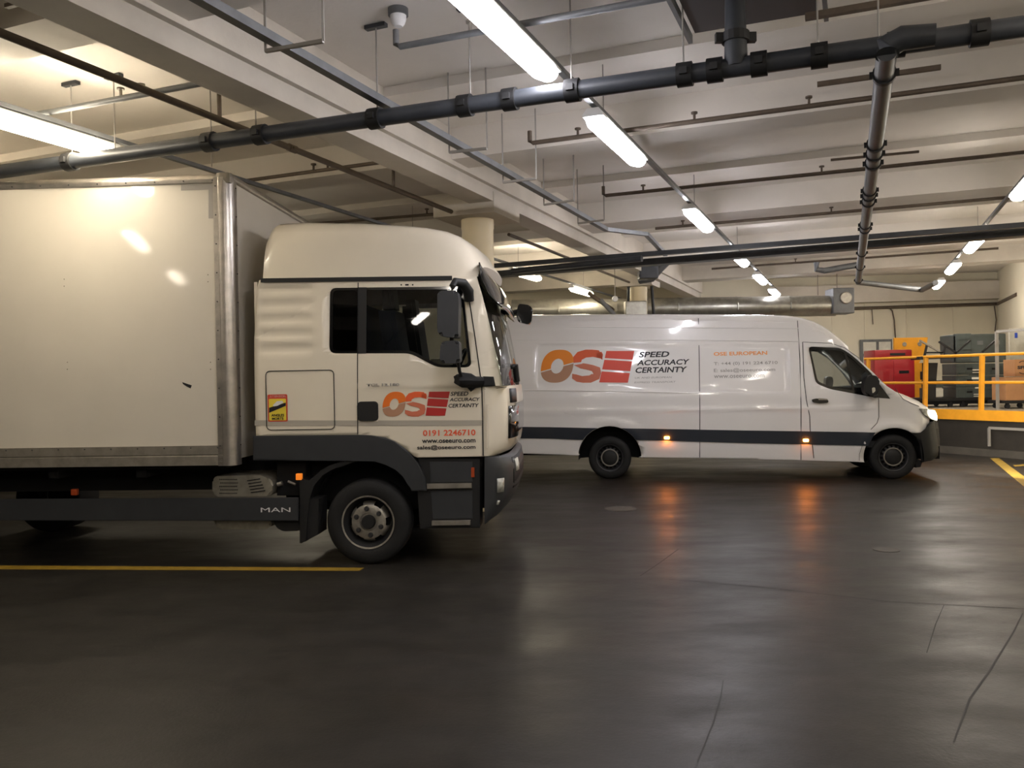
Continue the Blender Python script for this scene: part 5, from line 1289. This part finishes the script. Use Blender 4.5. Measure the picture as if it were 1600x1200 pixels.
# clutter on the trolley left
for i, (px0, px1, pyb, pyt, m, lab) in enumerate(((1447, 1462, 622, 606, crate_m, 'dark grey box at the left end of the trolley'), (1462, 1474, 620, 607, paper, 'small pale box beside the dark box on the trolley'), (1450, 1474, 606, 594, crate_m, 'grey tray on top of the small boxes at the left of the trolley'), (1448, 1458, 593.5, 580, black, 'small black box on the grey tray at the left of the trolley'))):
    a, b = pd(px0, pyb, dT+.1), pd(px1, pyt, dT+.1); z0_ = max(a.z, zt_); bm = bmesh.new(); box(bm, a.x, b.x, dT+.1, dT+.4, z0_, b.z, .012); tag(finish('storage_box', bm, m, smooth=False), lab, 'box')
# white gate frame
q = edge_pt(1560, .9); gf = thing('gate_frame', 'slim white metal door frame standing on the dock at the right edge', 'frame', (q.x, q.y, DZ)); dG = q.y; fo = Vector((q.x, q.y, DZ))
tz = pd(1557, 518, dG).z-DZ
bm = bmesh.new(); bar(bm, (0, 0, 0), (0, 0, tz), .05, .05); finish('post', bm, rod_w, gf); bm = bmesh.new(); bar(bm, (0, 0, tz), Vector((KD.x*1.3, KD.y*1.3, tz)), .05, .05); finish('top_bar', bm, rod_w, gf); bm = bmesh.new(); bar(bm, Vector((KD.x*1.3, KD.y*1.3, 0)), Vector((KD.x*1.3, KD.y*1.3, tz)), .05, .05); finish('post', bm, rod_w, gf)
# cardboard boxes on a dolly
dC = 16.9
a, b = pd(1569, 626, dC), pd(1625, 626, dC); t = thing('dolly', 'low black dolly under the cardboard boxes at the right edge', 'trolley', (a.x, dC, DZ)); W_ = b.x-a.x; h = a.z-DZ
bm = bmesh.new(); box(bm, 0, W_, 0, .6, h-.06, h, .01); finish('platform', bm, black, t)
for f_ in (.15, .85): caster(t, W_*f_, .08, 0, max(.03, (h-.07)/2)); caster(t, W_*f_, .5, 0, max(.03, (h-.07)/2))
def cbox(px0, px1, pyt, pyb, d, dep, label):
    a, b = pd(px0, pyb, d), pd(px1, pyt, d); t = thing('cardboard_box', label, 'box', (a.x, d, a.z)); W_, H_ = b.x-a.x, b.z-a.z
    bm = bmesh.new(); box(bm, 0, W_, 0, dep, 0, H_, .006); finish('carton', bm, card, t); return t, W_, H_
cbox(1572, 1622, 588.5, 625.8, dC+.02, .5, 'large brown cardboard box on the dolly at the right edge')
t, W_, H_ = cbox(1586, 1622, 561, 588.2, dC+.04, .4, 'smaller brown cardboard box with a round black mark, on top of the large one')
bm = bmesh.new(); tube(bm, [(.16+.11*math.cos(math.radians(a_)), -.003, H_*.52+.13*math.sin(math.radians(a_))) for a_ in range(-130, 131, 20)], .007, 6, caps=True); finish('printed_mark', bm, ink, t)
lettering('lettering', 'SFI', (.05, H_*.42), (.2, H_*.62), ink, t, lambda x, z: 0, .03, lift=.003)
# poster with blue mark on the right
q = pd(1590, 540, 19.0); bm = bmesh.new(); box(bm, q.x-.18, q.x+.2, 19, 19.04, DZ, q.z+.4); pb_ = finish('white_panel', bm, paper); tag(pb_, 'tall white panel standing behind the cardboard boxes', 'panel')
bm = bmesh.new(); q = pd(1588, 524, 18.98); box(bm, q.x-.03, q.x+.03, 18.98, 19, q.z-.06, q.z+.06, .01); finish('tape_patch', bm, blue, pb_)
